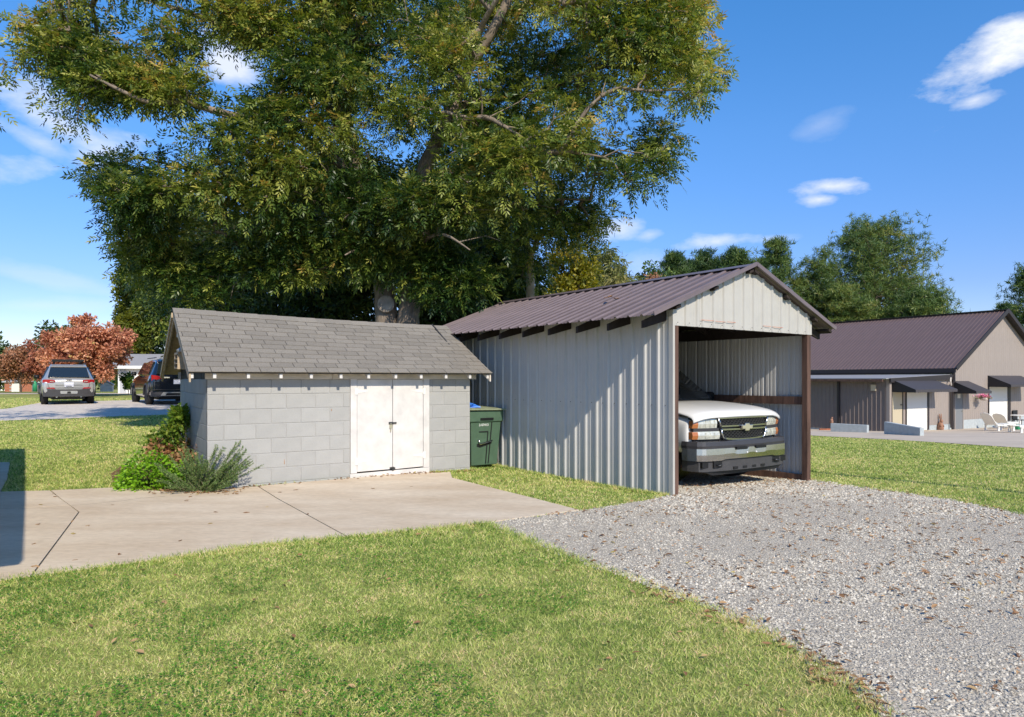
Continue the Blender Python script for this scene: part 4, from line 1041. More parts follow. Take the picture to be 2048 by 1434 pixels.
# lean-to: front wall coplanar, side wall receding
x = -LW
while x < -.02:
    w = min(panel_w, -x)
    rib_sheet(w, (lambda q, x=x: 1.46+.20*(x+q+LW)/LW), -.9, h=.012, minor=.003, first=.05).build('wall_panel', M_gwall, gar).matrix_basis = Matrix.Translation((x, .0, 0)); x += panel_w
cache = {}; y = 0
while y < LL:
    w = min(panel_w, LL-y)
    if round(w, 3) not in cache: cache[round(w, 3)] = rib_sheet(w, 1.46, -1.12, h=.03, minor=.006, first=.05).mesh('wall_panel', M_gshade)
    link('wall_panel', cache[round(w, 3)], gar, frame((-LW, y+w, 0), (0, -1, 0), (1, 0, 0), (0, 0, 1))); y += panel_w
MB().box(-LW+.02, GW-.02, .01, .25, -1.9, -.70).box(-LW+.02, -LW+.25, .26, LL, -1.9, -.9).build('footing', M_stone, gar)
MB().box(-LW-.03, -LW+.14, -.05, .12, -.92, 1.46).build('corner_trim', M_gwall, gar)
MB().box(-.10, .0, -.06, -.005, -1.2, 1.95).build('corner_trim', M_gdark, gar)
MB().box(.02, GW, 11.9, 12, -1, 2).box(-LW, 0, LL-.1, LL, -1, 1.6).build('back_wall', M_gwall, gar)
# main roof panels
run_ = GW/2+.32; pit = (GR-GE)/(GW/2); sl = math.hypot(run_, run_*pit); cA = run_/sl; sA_ = run_*pit/sl
y = -.35; rc2 = {}
while y < GL:
    w = min(panel_w, GL-y); k = round(w, 3)
    if k not in rc2: rc2[k] = rib_sheet(w, sl, 0, first=.05, h=.034, minor=.003).mesh('roof_panel', M_groof)
    link('roof_panel', rc2[k], gar, frame((GW/2-run_, y+w, GR-run_*pit), (0, -1, 0), (sA_, 0, -cA), (cA, 0, sA_)))
    link('roof_panel', rc2[k], gar, frame((GW/2+run_, y, GR-run_*pit), (0, 1, 0), (-sA_, 0, -cA), (-cA, 0, sA_)))
    y += panel_w
for sg in (-1, 1):
    MB().beam((GW/2, -.36, GR-.02), (GW/2+sg*run_, -.36, GR-.02-run_*pit), .03, .22).build('rake_trim', M_gdark, gar)
    MB().add([(GW/2+sg*.02, -.34, GR-.05), (GW/2+sg*run_, -.34, GR-.05-run_*pit), (GW/2+sg*run_, .0, GR-.05-run_*pit), (GW/2+sg*.02, .0, GR-.05)], [(0, 1, 2, 3)]).build('soffit', M_gdark, gar).modifiers.new('t', 'SOLIDIFY').thickness = .02
MB().beam((GW/2, -.38, GR+.03), (GW/2, GL, GR+.03), .35, .03).build('ridge_cap', M_gdark, gar)
MB().box(-.36, -.24, -.3, GL, GR-run_*pit-.22, GR-run_*pit-.01).build('gutter', M_gdark, gar)
MB().box(-.30, -.02, .0, GL, 1.75, 2.0).build('eave_board', M_gdark, gar)
# lean-to roof: low slope with pale sheet, deep dark beam in front
lr = MB().add([(-LW-.35, -.05, 1.52), (-.02, -.05, 1.74), (-.02, GL, 1.74), (-LW-.35, GL, 1.52), (-LW-.35, -.05, 1.48), (-.02, -.05, 1.70), (-.02, GL, 1.70), (-LW-.35, GL, 1.48)],
              [(0, 1, 2, 3), (4, 7, 6, 5), (0, 4, 5, 1), (1, 5, 6, 2), (2, 6, 7, 3), (3, 7, 4, 0)]).build('lean_to_roof', M_greyroof, gar)
MB().prism([(-LW-.1, 1.30), (-.12, 1.46), (-.12, 1.72), (-LW-.1, 1.515)], 'y', -.16, -.055).build('fascia_beam', M_gdark, gar)
MB().box(-LW-.42, -LW-.30, .1, GL, 1.36, 1.475).build('gutter', M_brown, gar)
MB().box(-LW-.12, -LW-.04, 2.55, 2.65, -.95, 1.4).build('downspout', M_gdark, gar)
MB().tube([(-.12, -.15, 1.9), (-.2, -.2, 1.35), (-.35, -.1, 1.2), (-.35, -.1, -1.1)], .05, 8).build('downspout', M_gdark, gar)
MB().tube([(-.5, -.15, 1.55), (-.62, -.2, 1.35), (-.45, -.15, 1.15)], .04, 8).build('downspout', M_fascia, gar)
# doors (px measured on the wall): x positions
def gx_of(px):
    k = (px-CX)/F; c, s = math.cos(GA), math.sin(GA); return (k*GP[1]-GP[0])/(c-k*s)
def gzof(px, py):
    x = gx_of(px); return EYE+(HY-py)/F*(gw_(x, 0)[1])
def gdoor(pl, pr, pt, pb, m, name='door', lab=None):
    a, b = gx_of(pl), gx_of(pr); z1 = gzof((pl+pr)/2, pt); z0 = gzof((pl+pr)/2, pb)
    fr = MB().box(a-.07, a, -.05, -.0125, z0, z1+.06).box(b, b+.07, -.05, -.0125, z0, z1+.06).box(a, b, -.05, -.0125, z1, z1+.06).build('door_frame', M_gdark if m is not M_gdoor else M_gwall, gar)
    d = MB().box(a+.002, b-.002, -.035, -.013, z0, z1).build(name, m, gar, label=lab)
    return d, a, b, z0, z1
d, a, b, z0, z1 = gdoor(1783, 1803, 782, 849.5, M_tan, lab='cream side door')
MB().box(b-.16, b-.08, -.075, -.036, z0+.95, z0+1.0).build('handle', M_steel, d)
d, a, b, z0, z1 = gdoor(1812, 1853, 780, 861, M_wdoor, lab='white roll-up door nearest the ramp')
MB().box(b, b+.16, -.06, -.015, z0, z1).build('door_jamb', M_gdark, gar)
d, a, b, z0, z1 = gdoor(1909, 1924, 783, 858.5, M_gdoor, lab='slate grey door')
MB().box((a+b)/2-.16, (a+b)/2+.14, -.042, -.036, z1-.36, z1-.12).build('door_notice', M_wdoor, d)
MB().box(b-.13, b-.07, -.075, -.036, z0+.95, z0+1.0).build('handle', M_chrome, d)
d, a, b, z0, z1 = gdoor(1977, 2013.5, 769, 843, M_wdoor, lab='white roll-up door behind the loungers')
MB().box(b, b+.36, -.06, -.015, z0, z1).build('door_jamb', M_gdark, gar)
def awning(pl, pr, ptop, drop, proj, val=.14, panels=10):
    a, b = gx_of(pl), gx_of(pr); z1 = gzof(pl, ptop); z0 = z1-drop
    aw = thing('awning', None, None); aw.parent = gar
    s = MB().add([(a, -.016, z1), (b, -.016, z1), (b, -proj, z0), (a, -proj, z0), (a, -.016, z1-.02), (b, -.016, z1-.02), (b, -proj, z0-.02), (a, -proj, z0-.02)], [(0, 1, 2, 3), (4, 7, 6, 5), (0, 4, 5, 1), (3, 2, 6, 7)]).build('canopy', M_awn, aw)
    for x in (a, b):
        MB().add([(x, -.016, z1-.005), (x, -proj, z0-.005), (x, -proj, z0-val), (x, -.016, z0-val), (x+.012, -.016, z1-.005), (x+.012, -proj, z0-.005), (x+.012, -proj, z0-val), (x+.012, -.016, z0-val)], [(0, 1, 2, 3), (7, 6, 5, 4), (0, 4, 5, 1), (1, 5, 6, 2), (2, 6, 7, 3)]).build('side_panel', M_awnside, aw)
    v = MB(); n = max(3, int((b-a)/.16)); w = (b-a)/n
    for i in range(n):
        x0 = a+i*w; v.prism([(x0, z0-.01), (x0, z0-val+.03), (x0+w*.25, z0-val), (x0+w*.75, z0-val), (x0+w, z0-val+.03), (x0+w, z0-.01)], 'y', -proj-.012, -proj-.002)
    v.build('valance', M_awn, aw)
    return aw
awning(1783, 1867, 759, .48, 1.15); awning(1905, 1936, 762, .52, 1.15); awning(1975, 2040, 751, .50, 1.15)
# small fittings on the wall
def gthing_pos(px, z, out): x = gx_of(px); c, s = math.cos(GA), math.sin(GA); return Vector((GP[0]+c*x+s*out, GP[1]+s*x-c*out, z))
MB().box(gx_of(1756) if 0 else -LW-.10, -LW-.035, .62, .86, .90, 1.20).build('meter_box', M_tan, gar)
lb = MB().lathe([(.02, 0), (.06, .03), (.07, .08), (.05, .14), (.01, .17)], 10, (gx_of(1807.5), -.10, .88)).build('wall_lamp', M_lamp, gar)
# low ramp walls
def gp2(px, py): x_, y_, z_ = gpt(px, py); return Vector((x_, y_, z_))
def lowwall(p1, p2, h, th, nm, lab, nearface=False):
    a, b = gp2(*p1), gp2(*p2); d = (b-a); d.z = 0; L_ = d.length; o = thing(nm, lab, 'low wall', (a.x, a.y, min(a.z, b.z)-.05), math.atan2(d.y, d.x), None)
    MB().box(0, L_, 0, th, 0, h[0]+.05).build('wall', M_stone, o, bevel=.01) if h[0] == h[1] else MB().prism([(0, 0), (L_, 0), (L_, h[1]+.05), (0, h[0]+.05)], 'y', 0, th).build('wall', M_stone, o, bevel=.01)
    return o
lowwall((1661, 864), (1734, 866), (.42, .42), .2, 'ramp_wall', 'short pale block ramp wall with a small statue at its left end')
lowwall((1768, 869), (1840, 872.5), (.56, .42), .2, 'ramp_wall', 'shaded block ramp wall in front of the white roll-up door')
# statues
def statue(loc, s, lab, name='rabbit_statue', ears=True, m=M_clay):
    t = thing(name, lab, 'statue', loc)
    b = MB().lathe([(.14, 0), (.16, .04), (.19, .15), (.17, .30), (.13, .42), (.08, .50)], 12); b.v = [(x*s, y*s*1.1, z*s) for x, y, z in b.v]; b.build('body', m, t, smooth=True)
    h = MB().lathe([(.02, .46), (.08, .49), (.10, .56), (.085, .63), (.03, .67)], 12, (.03, -.03, 0)); h.v = [(x*s, y*s*1.2, z*s) for x, y, z in h.v]; h.build('head', m, t, smooth=True)
    if ears:
        for q in (-1, 1):
            MB().tube([(q*.03*s, -.02*s, .64*s), (q*.045*s, -.0, .80*s), (q*.055*s, .02*s, .96*s), (q*.05*s, .02*s, 1.02*s)], [.02*s, .035*s, .028*s, .006*s], 7).build('ear', m, t, smooth=True)
    for q in (-1, 1): MB().tube([(q*.10*s, -.1*s, .32*s), (q*.08*s, -.2*s, .26*s), (q*.05*s, -.22*s, .30*s)], [.04*s, .035*s, .02*s], 7).build('paw', m, t, smooth=True)
    return t
p = gp2(1881, 860.5); statue(p, .85, 'brown rabbit statue with upright ears standing before the taupe garage wall')
p = gp2(1660, 864); statue((p.x+.12, p.y+.1, p.z+.42), .45, 'small brown animal statue on the end of the pale ramp wall', 'garden_statue', False)
for px, py, lab in ((1645, 861, 'flat reddish brick edging stone lying in the grass near the ramp'), (1657, 861, 'reddish brick block against the end of the pale ramp wall')):
    p = gp2(px, py); o = MB().box(-.15, .15, -.1, .1, -.02, .10).build('edging_brick', M_brick, None, bevel=.008); o.location = p; o.rotation_euler.z = random.uniform(-.3, .3); tagit(o, lab, 'brick')
# hanging basket with pink flowers
bp_ = gthing_pos(1951, .32, .42)
hb = thing('hanging_basket', 'hanging basket of pink flowers on the garage wall beside the grey door', 'flower basket', bp_)
MB().lathe([(.10, -.02), (.17, .03), (.20, .12), (.19, .14)], 14).build('bowl', M_fascia, hb, smooth=True)
MB().tube([(0, 0, .55), (0, 0, .5)], .008, 5).tube([(-.18, 0, .13), (0, 0, .5)], .004, 4).tube([(.18, 0, .13), (0, 0, .5)], .004, 4).tube([(0, .17, .13), (0, 0, .5)], .004, 4).build('hanger', M_gdark, hb)
r = np.random.default_rng(5); P = r.normal(size=(260, 3))*np.array([.13, .13, .06])+np.array([0, 0, .2]); D = unit(P-np.array([0, 0, .1])+r.normal(size=P.shape)*.1)
v, f = leaf_quads(P, D, sides(D, r), np.full(260, .07), np.full(260, .06)); link('flowers', np_mesh('flowers', v, f, M_pink), hb)['kind'] = 'stuff'
P = r.normal(size=(160, 3))*np.array([.14, .14, .05])+np.array([0, 0, .14]); D = unit(P*np.array([1, 1, .3])); v, f = leaf_quads(P, D, sides(D, r), np.full(160, .09), np.full(160, .04)); link('foliage', np_mesh('foliage', v, f, M_shrub, v=np.repeat(r.random(160), 4)), hb)
MB().tube([(0, 0, .55), (.0, .2, .60), (.1, .42, .60)], .012, 5).build('bracket', M_gdark, hb)
# white loungers, table, pots on the apron
def lounger(px, py, rz, lab, back, grp='white loungers by the garage'):
    p = gp2(px, py); t = thing('sun_lounger', lab, 'lounger', p, rz, grp)
    for i in range(9): MB().box(i*.14, i*.14+.11, -.30, .30, .34, .365).build('slat', M_plasticwhite, t)
    for q in (-1, 1):
        MB().box(-.02, 1.28, q*.32-.025, q*.32+.025, .29, .35).build('side_rail', M_plasticwhite, t)
        for x in (.08, 1.15): MB().prism([(x-.07, 0), (x-.01, 0), (x+.03, .29), (x-.03, .29)], 'y', q*.32-.03, q*.32+.03).prism([(x+.07, 0), (x+.01, 0), (x-.03, .29), (x+.03, .29)], 'y', q*.32-.03, q*.32+.03).build('leg', M_plasticwhite, t)
    ca_, sa_ = math.cos(back), math.sin(back)
    prof = [(0, -.29), (.55, -.29), (.70, -.20), (.76, 0), (.70, .20), (.55, .29), (0, .29)]
    MB().add([(-u*ca_, w, .36+u*sa_) for u, w in prof]+[(-u*ca_-.02*sa_, w, .36+u*sa_-.02) for u, w in prof], [tuple(range(7)), tuple(range(13, 6, -1))]+[(i, i+7, (i+1) % 7+7, (i+1) % 7) for i in range(7)]).build('backrest', M_plasticwhite, t, bevel=.01)
    MB().tube([(-.35*ca_, .2, .36+.35*sa_), (.25, .2, .33)], .015, 6).tube([(-.35*ca_, -.2, .36+.35*sa_), (.25, -.2, .33)], .015, 6).build('strut', M_plasticwhite, t)
    return t
lounger(1982, 862.5, math.radians(20), 'white slatted lounger at the left of the group, its back raised highest', math.radians(50))
lounger(2003, 858, math.radians(35), 'white slatted lounger in the middle of the group with a half raised back', math.radians(42))
lounger(2028, 866, math.radians(8), 'white slatted lounger nearest the lawn with its back lying flat', math.radians(5))
p = gp2(2040, 857); t = thing('side_table', 'pale round table behind the loungers at the right picture edge', 'table', p)
MB().lathe([(.42, .70), (.44, .72), (.44, .74), (.40, .75)], 20).build('table_top', M_plasticwhite, t); MB().lathe([(.22, 0), (.20, .03), (.05, .10), (.05, .69)], 12).build('pedestal', M_plasticwhite, t)
p = gp2(2036, 860); o = MB().lathe([(.13, 0), (.19, .26), (.20, .27), (.19, .29), (.17, .28)], 14).build('flower_pot', M_green); o.location = p+Vector((0, 0, .0)); tagit(o, 'bright green plastic pot among the white loungers', 'pot')
p = gp2(2030, 853); o = thing('patio_chair', 'black mesh patio chair behind the green pot', 'chair', p, .5)
MB().box(-.25, .25, -.02, .02, .42, .95).build('backrest', M_black, o); MB().box(-.25, .25, -.48, -.02, .38, .42).build('seat', M_black, o)
for q in (-.23, .23):
    for y in (-.45, 0): MB().box(q-.015, q+.015, y-.015, y+.015, 0, .38).build('leg', M_black, o)

# ------------------------------------------------------------------ white outbuilding and brick pump house on the left
d = 45; c0 = at(236, HY, d); wz = float(gz(c0.x, d))
wb = thing('white_outbuilding', 'white outbuilding with a grey metal roof behind the black car', 'building', (c0.x, c0.y, wz), math.radians(8))
MB().box(0, 6.5, 0, 4, -.3, 2.05-.25).build('wall', M_wallwhite, wb)
for k in range(2): MB().box(.12+k*0.0, .5, -.03, .0, 0, 1.75).build('shutter', mat('shutter_grey', (.45, .47, .5), .7), wb) if k == 0 else MB().box(1.6, 2.5, -.03, -.001, 0, 1.72).build('door', M_wallwhite, wb)
MB().box(-.25, 6.7, -.42, -.36, 1.60, 1.78).build('fascia', M_white, wb)
MB().prism([(-.35, 1.72), (2, 2.62), (4.35, 1.72), (4.35, 1.65), (2, 2.54), (-.35, 1.65)], 'x', -.45, 6.8).build('roof', M_greyroof, wb)
MB().prism([(-.30, 1.62), (2, 2.52), (4.3, 1.62)], 'x', -.40, -.34).build('gable', M_wallwhite, wb)
d = 58; c0 = at(9, HY, d); wz = EYE-(784-HY)/F*d
bb = thing('brick_pump_house', 'small low brick pump house with a white door far beyond the silver car', 'small building', (c0.x, c0.y, wz), .05)
mbk = MB(); 
MB().box(0, 2.2, .01, 1.6, -.3, .78).build('mortar', M_mortar, bb)
r_ = 0; z = -.05
while z < .72:
    x = 0 if r_ % 2 else -.2
    while x < 2.2:
        a, b = max(0, x), min(2.2, x+.4)
        if b-a > .05 and not (a < 1.15 and b > .62 and z > -.1): mbk.box(a+.005, b-.005, 0, .05, z+.005, z+.125)
        x += .4
    z += .13; r_ += 1
o = mbk.build('brick', M_brick, bb); o['kind'] = 'stuff'
MB().box(.58, 1.2, -.03, .05, -.05, .72).build('door', M_wdoor, bb)
MB().box(-.15, 2.35, -.12, -.06, .78, .90).build('fascia', M_white, bb)
MB().prism([(-.15, .88), (1.7, 1.18), (1.7, 1.12), (-.15, .80)], 'x', -.15, 2.35).build('roof', M_greyroof, bb)
p = at(70, 783, 55); o = thing('wellhead_cover', 'green covered post standing beside the brick pump house', 'post', (p.x, p.y, p.z)); MB().lathe([(.16, 0), (.15, .5), (.1, .75), (.03, .85)], 10).build('cover', M_green, o, smooth=True)
# long white fence far behind
fn = thing('white_fence', 'long low white fence far away at the left picture edge', 'fence', (at(-60, HY, 75).x, 75, float(gz(-50, 75))), 0)
for k in range(13):
    MB().box(k*.9, k*.9+.82, 0, .05, .0, 1.75).build('fence_panel', M_white, fn)

# low wall and planks near the white building
p = at(214, 783, 40); o = thing('feed_box', 'small pale gabled box on the lawn left of the white outbuilding', 'box', (p.x, p.y, p.z), .4)
MB().prism([(-.3, 0), (.3, 0), (.3, .38), (0, .55), (-.3, .38)], 'y', -.3, .3).build('box_body', M_fascia, o); MB().prism([(-.36, .36), (0, .58), (.36, .36), (.36, .40), (0, .63), (-.36, .40)], 'y', -.34, .34).build('lid', M_greyroof, o)

# ------------------------------------------------------------------ house out of frame at the left that shades the patio edge
ch_, sh_ = math.cos(SA), math.sin(SA)
k_ = 1/math.tan(SUN_EL); HH = 2.45
cs = gpt(48, 1122); corner = Vector((cs[0]+SX*HH*k_, cs[1]+SY*HH*k_, 0))
far_ = gpt(55, 896); fc_ = Vector((far_[0]+SX*HH*k_, far_[1]+SY*HH*k_, 0)); dv = fc_-corner; HLen = dv.length
ho = thing('neighbouring_house', 'white house just beyond the left picture edge that shades the patio', 'house', (corner.x, corner.y, 0), math.atan2(dv.y, dv.x)-math.pi/2)
MB().box(-6, -.55, .4, HLen-.4, -.3, HH-.1).build('wall', M_wallwhite, ho)
MB().prism([(0, HH), (-3.3, HH+1.0), (-6.6, HH), (-6.6, HH-.12), (0, HH-.12)], 'y', 0, HLen).build('roof', M_shingle, ho)
# thin mast out of frame at the right, its shadow lies on the lawn
g1, g2 = Vector(gpt(1990, 981)), Vector(gpt(1640, 932)); base = g1+Vector((.421, -.907, 0))*3.6
mh = (g2-base).length*math.tan(SUN_EL)+1.2
o = MB().tube([(0, 0, -.2), (0, 0, mh*.6), (0, 0, mh)], [.075, .065, .045], 8).build('flag_pole', M_galv); o.location = (base.x, base.y, float(gz(base.x, base.y))); tagit(o, 'thin metal pole beyond the right picture edge casting a line of shadow on the lawn', 'pole')
# ------------------------------------------------------------------ PECAN over the shed
def poly_sample(poly, n, r):
    xs_ = [p[0] for p in poly]; ys_ = [p[1] for p in poly]; out = np.zeros((0, 2))
    while len(out) < n:
        x = r.uniform(min(xs_), max(xs_), n*2); y = r.uniform(min(ys_), max(ys_), n*2)
        m = in_poly(x, y, poly); out = np.concatenate([out, np.stack([x[m], y[m]], 1)])
    return out[:n]
def limb(mb, pts, r0, r1, n=8, wob=0):
    pts = [Vector(p) for p in pts]
    # catmull-rom resample
    q = [pts[0]]+pts+[pts[-1]]; out = []
    for i in range(1, len(q)-2):
        for t in (0, .25, .5, .75):
            p0, p1, p2, p3 = q[i-1], q[i], q[i+1], q[i+2]
            out.append(.5*((2*p1)+(p2-p0)*t+(2*p0-5*p1+4*p2-p3)*t*t+(3*p1-p0-3*p2+p3)*t**3))
    out.append(pts[-1]); m = len(out)
    rs = [(r0+(r1-r0)*(i/(m-1))**.8)*(1+wob*math.sin(i*2.3)) for i in range(m)]
    mb.tube(out, rs, n); return out
def compound_leaves(B, D, R, r, pairs=4, ll=.13, lw=.038):
    """pinnate leaves: base B, rachis direction D, rachis length R"""
    Sd = sides(D, r); Sd = unit(Sd*np.array([1, 1, .35])); P = []; DD = []; SS = []; LL = []; idx = []
    n = len(B); down = np.array([0, 0, -1.0])
    for t in np.linspace(.3, .92, pairs):
        for sg in (-1, 1):
            p = B+D*(R*t)[:, None]+down*(R*.25*t*t)[:, None]
            d = unit(D*.6+Sd*sg*.75+down*.22+r.normal(size=(n, 3))*.13)
            P.append(p); DD.append(d); LL.append(ll*(1-.25*abs(t-.65))*r.uniform(.8, 1.15, n)); idx.append(np.arange(n))
    P.append(B+D*R[:, None]+down*(R*.25)[:, None]); DD.append(unit(D+down*.5)); LL.append(np.full(n, ll)); idx.append(np.arange(n))
    P = np.concatenate(P); DD = np.concatenate(DD); LL = np.concatenate(LL); idx = np.concatenate(idx)
    N_ = unit(np.cross(D, Sd))[idx]; s = unit(np.cross(DD, N_)+r.normal(size=DD.shape)*.25)
    v, f = leaf_quads(P, DD, s, LL, LL*lw/ll); return v, f, idx
def cluster_tree(tree, limbs, C, R, leaves_per, v0, m, bark, r, seg_r=.035, pairs=4, ll=.13, lw=.038, twig_n=4, vbase=None):
    """C cluster centres, each reached by a tapered branch from the nearest limb point and filled with drooping pinnate leaves"""
    lp = np.array([tuple(p) for l in limbs for p in l])
    mb = MB()
    d0 = np.array([np.min(np.linalg.norm(lp-c, axis=1)) for c in C]); order = np.argsort(d0); nodes = list(lp); dep = [0]*len(lp); base_n = len(lp)
    N_arr = np.zeros((len(lp)+len(C), 3)); N_arr[:len(lp)] = lp; cost = np.zeros(len(lp)+len(C)); par = {}; cnt = np.ones(len(lp)+len(C)); m_ = len(lp)
    for i in order:
        c = C[i]; d = np.linalg.norm(N_arr[:m_]-c, axis=1); j = int(np.argmin(d+cost[:m_]*.45+np.maximum(0, N_arr[:m_, 2]-c[2])*.5))
        N_arr[m_] = c; cost[m_] = cost[j]+d[j]; par[m_] = j; m_ += 1
    for q in range(m_-1, base_n-1, -1):
        cnt[par[q]] += cnt[q]
    for q in range(base_n, m_):
        a = N_arr[par[q]]; c = N_arr[q]; dd = np.linalg.norm(c-a); ra = min(.06, .007*cnt[q]**.6+.004)
        mid = (a+c)/2+np.array([0, 0, .07*dd])+r.normal(size=3)*.07*dd
        mb.tube([a, mid, c], [ra*1.1, ra*.85, ra*.6], twig_n, cap=False)
    n = len(C)*leaves_per; ci = np.repeat(np.arange(len(C)), leaves_per)
    off = rand_dirs(n, r)*(r.random(n)**.55)[:, None]*np.array([1, 1, .75]); B = C[ci]+off*R[ci][:, None]
    D = unit(off*1.0+rand_dirs(n, r)*.6+np.array([0, 0, .02])); Rr = r.uniform(.18, .34, n)
    v, f, idx = compound_leaves(B, D, Rr, r, pairs, ll, lw)
    cv = r.normal(size=len(C))*.10+(vbase if vbase is not None else 0)
    val = np.clip(v0+cv[ci]*1.5+.16*off[:, 2]/.75+r.normal(size=n)*.15, 0, 1)  # leaves lighter towards clump tops, highlights put into the colour
    lv = np.clip(val[idx]+r.normal(size=len(idx))*.05, 0, 1)
    o = link('foliage', np_mesh('foliage', v, f, m, v=np.repeat(lv, 4)), tree)
    t = mb.build('branches', bark, tree, smooth=True); t['kind'] = 'stuff'; o['kind'] = 'stuff'
    return o
DT = 15.2
pb = at(795, HY, DT); pz = float(gz(pb.x, DT))
pecan = thing('pecan_tree', 'huge pecan tree with twin trunks and yellowing leaves towering behind the block shed', 'tree', (pb.x, DT, pz))
O = Vector((pb.x, DT, pz))
def pt(px, py, d): return at(px, py, d)-O
tk = MB(); LIMB = []
def LM(pts, r0, r1, n=9, wob=.04): LIMB.append(limb(tk, [pt(*p) for p in pts], r0, r1, n, wob))
LM([(786, 800, 15.2), (776, 700, 15.1), (772, 620, 15.0), (766, 560, 15.0), (748, 470, 15.2), (724, 380, 15.4), (706, 300, 15.6), (690, 230, 15.7), (662, 150, 15.9), (650, 40, 16), (655, -100, 16.2), (640, -260, 16.4)], .30, .05, 14)
LM([(808, 800, 15.1), (814, 690, 15.0), (818, 620, 14.9), (826, 560, 14.8), (836, 450, 14.7), (846, 350, 14.6), (872, 290, 14.5), (905, 220, 14.4), (935, 140, 14.3), (985, 60, 14.1), (1040, -60, 14), (1080, -220, 13.8)], .29, .06, 14)
LM([(724, 380, 15.4), (690, 340, 15.0), (640, 300, 14.5), (580, 270, 14.0), (500, 240, 13.5), (430, 222, 13.2), (370, 205, 13.0), (300, 205, 12.8), (240, 180, 12.6), (180, 150, 12.5)], .14, .02)
LM([(706, 300, 15.6), (660, 220, 15.0), (600, 140, 14.5), (545, 85, 14), (470, 60, 13.6), (390, 30, 13.4), (300, 0, 13.2), (180, -40, 13)], .12, .02)
LM([(690, 230, 15.7), (700, 140, 15), (720, 30, 14.5), (760, -100, 14.2)], .11, .03)
LM([(872, 290, 14.5), (900, 262, 14.0), (935, 240, 13.7), (975, 236, 13.4), (1020, 260, 13.2), (1080, 300, 13)], .11, .02)
LM([(905, 220, 14.4), (960, 200, 14.8), (1060, 190, 15.2), (1160, 150, 15.5), (1270, 110, 15.7), (1370, 100, 15.9)], .10, .015)
LM([(846, 350, 14.6), (920, 340, 15.3), (1020, 310, 16), (1120, 290, 16.3), (1220, 300, 16.5), (1310, 340, 16.6)], .11, .015)
LM([(836, 450, 14.7), (910, 430, 15.2), (1000, 420, 15.6), (1100, 400, 15.9), (1180, 400, 16.1)], .09, .015)
LM([(748, 470, 15.2), (680, 430, 14.6), (600, 400, 14.2), (500, 390, 13.8), (400, 380, 13.5), (300, 370, 13.3), (220, 380, 13.2)], .12, .015)
LM([(826, 520, 14.8), (850, 480, 14.0), (890, 470, 13.4), (940, 500, 13.0)], .07, .012)
LM([(760, 520, 15.1), (720, 500, 14.2), (690, 510, 13.6)], .07, .012)
LM([(935, 140, 14.3), (960, 60, 13.4), (1010, -20, 12.8), (1100, -80, 12.4)], .09, .02)
LM([(766, 560, 15.0), (700, 480, 17), (620, 420, 18.2), (520, 380, 19)], .10, .02); LM([(846, 350, 14.6), (880, 250, 16.5), (930, 160, 18), (1000, 60, 19)], .12, .02)
o = tk.build('trunk', M_bark, pecan, smooth=True)
MB().lathe([(.17, 0), (.18, .02), (.14, .035), (.13, .03), (.05, .025)], 14).build('branch_scar', M_birch, pecan).matrix_basis = frame(pt(772, 608, 14.72), (1, 0, 0), (0, 0, 1), (0.05, -1, 0))
POLYS = [([(40, 115), (60, -40), (360, -90), (480, -220), (700, -260), (700, 190), (560, 150), (500, 110), (470, 80), (395, 75), (432, 130), (425, 165), (385, 200), (300, 195), (262, 215), (185, 262), (110, 240), (100, 190), (50, 140)], 640, 13.1, 1.1),
         ([(165, 372), (232, 290), (262, 245), (330, 235), (420, 240), (480, 215), (500, 160), (620, 160), (720, 300), (810, 420), (800, 500), (700, 560), (560, 560), (440, 610), (330, 620), (262, 560), (250, 490), (208, 468), (218, 410)], 720, 13.9, 1.5),
         ([(600, -260), (1440, -260), (1425, -20), (1415, 60), (1430, 150), (1400, 205), (1340, 190), (1285, 215), (1330, 250), (1350, 300), (1335, 320), (1300, 350), (1275, 400), (1230, 340), (1180, 370), (1120, 420), (1000, 430), (900, 420), (800, 430), (700, 300), (640, 180)], 1500, 14.9, 1.9),
         ([(1030, 420), (1110, 380), (1200, 360), (1215, 430), (1190, 490), (1140, 470), (1090, 480), (1060, 500)], 95, 15.6, .8),
         ([(660, 420), (800, 380), (950, 400), (1010, 470), (990, 560), (920, 590), (860, 610), (830, 580), (800, 545), (740, 540), (690, 560), (640, 520)], 250, 13.4, .8),
         ([(600, -80), (1180, -80), (1200, 200), (1080, 380), (820, 420), (640, 380)], 300, 17.6, .8),
         ([(1360, 110), (1432, 100), (1434, 170), (1400, 210), (1380, 190)], 26, 15.8, .4), ([(1290, 350), (1335, 300), (1350, 330), (1270, 412)], 22, 15.8, .4),
         ([(160, 372), (205, 360), (240, 390), (210, 400)], 12, 13.5, .3), ([(15, 105), (40, 95), (60, 130), (30, 135)], 9, 12.8, .3)]
GAPS = [(445, 120, 45, 42), (470, 170, 40, 30), (1150, 330, 18, 14), (780, 292, 8, 16), (640, 210, 16, 14), (960, 65, 14, 20), (1235, 250, 22, 16), (330, 255, 50, 14), (240, 270, 30, 18), (885, 560, 12, 14), (1105, 470, 14, 12), (1300, 240, 26, 18), (620, 118, 14, 22), (500, 205, 18, 14)]
def in_gap(px, py):
    m = np.zeros(len(px), bool)
    for gx_, gy_, a, b in GAPS: m |= ((px-gx_)/(a+10))**2+((py-gy_)/(b+10))**2 < 1
    return m
r = np.random.default_rng(21); CC = []; RR = []; VB = []
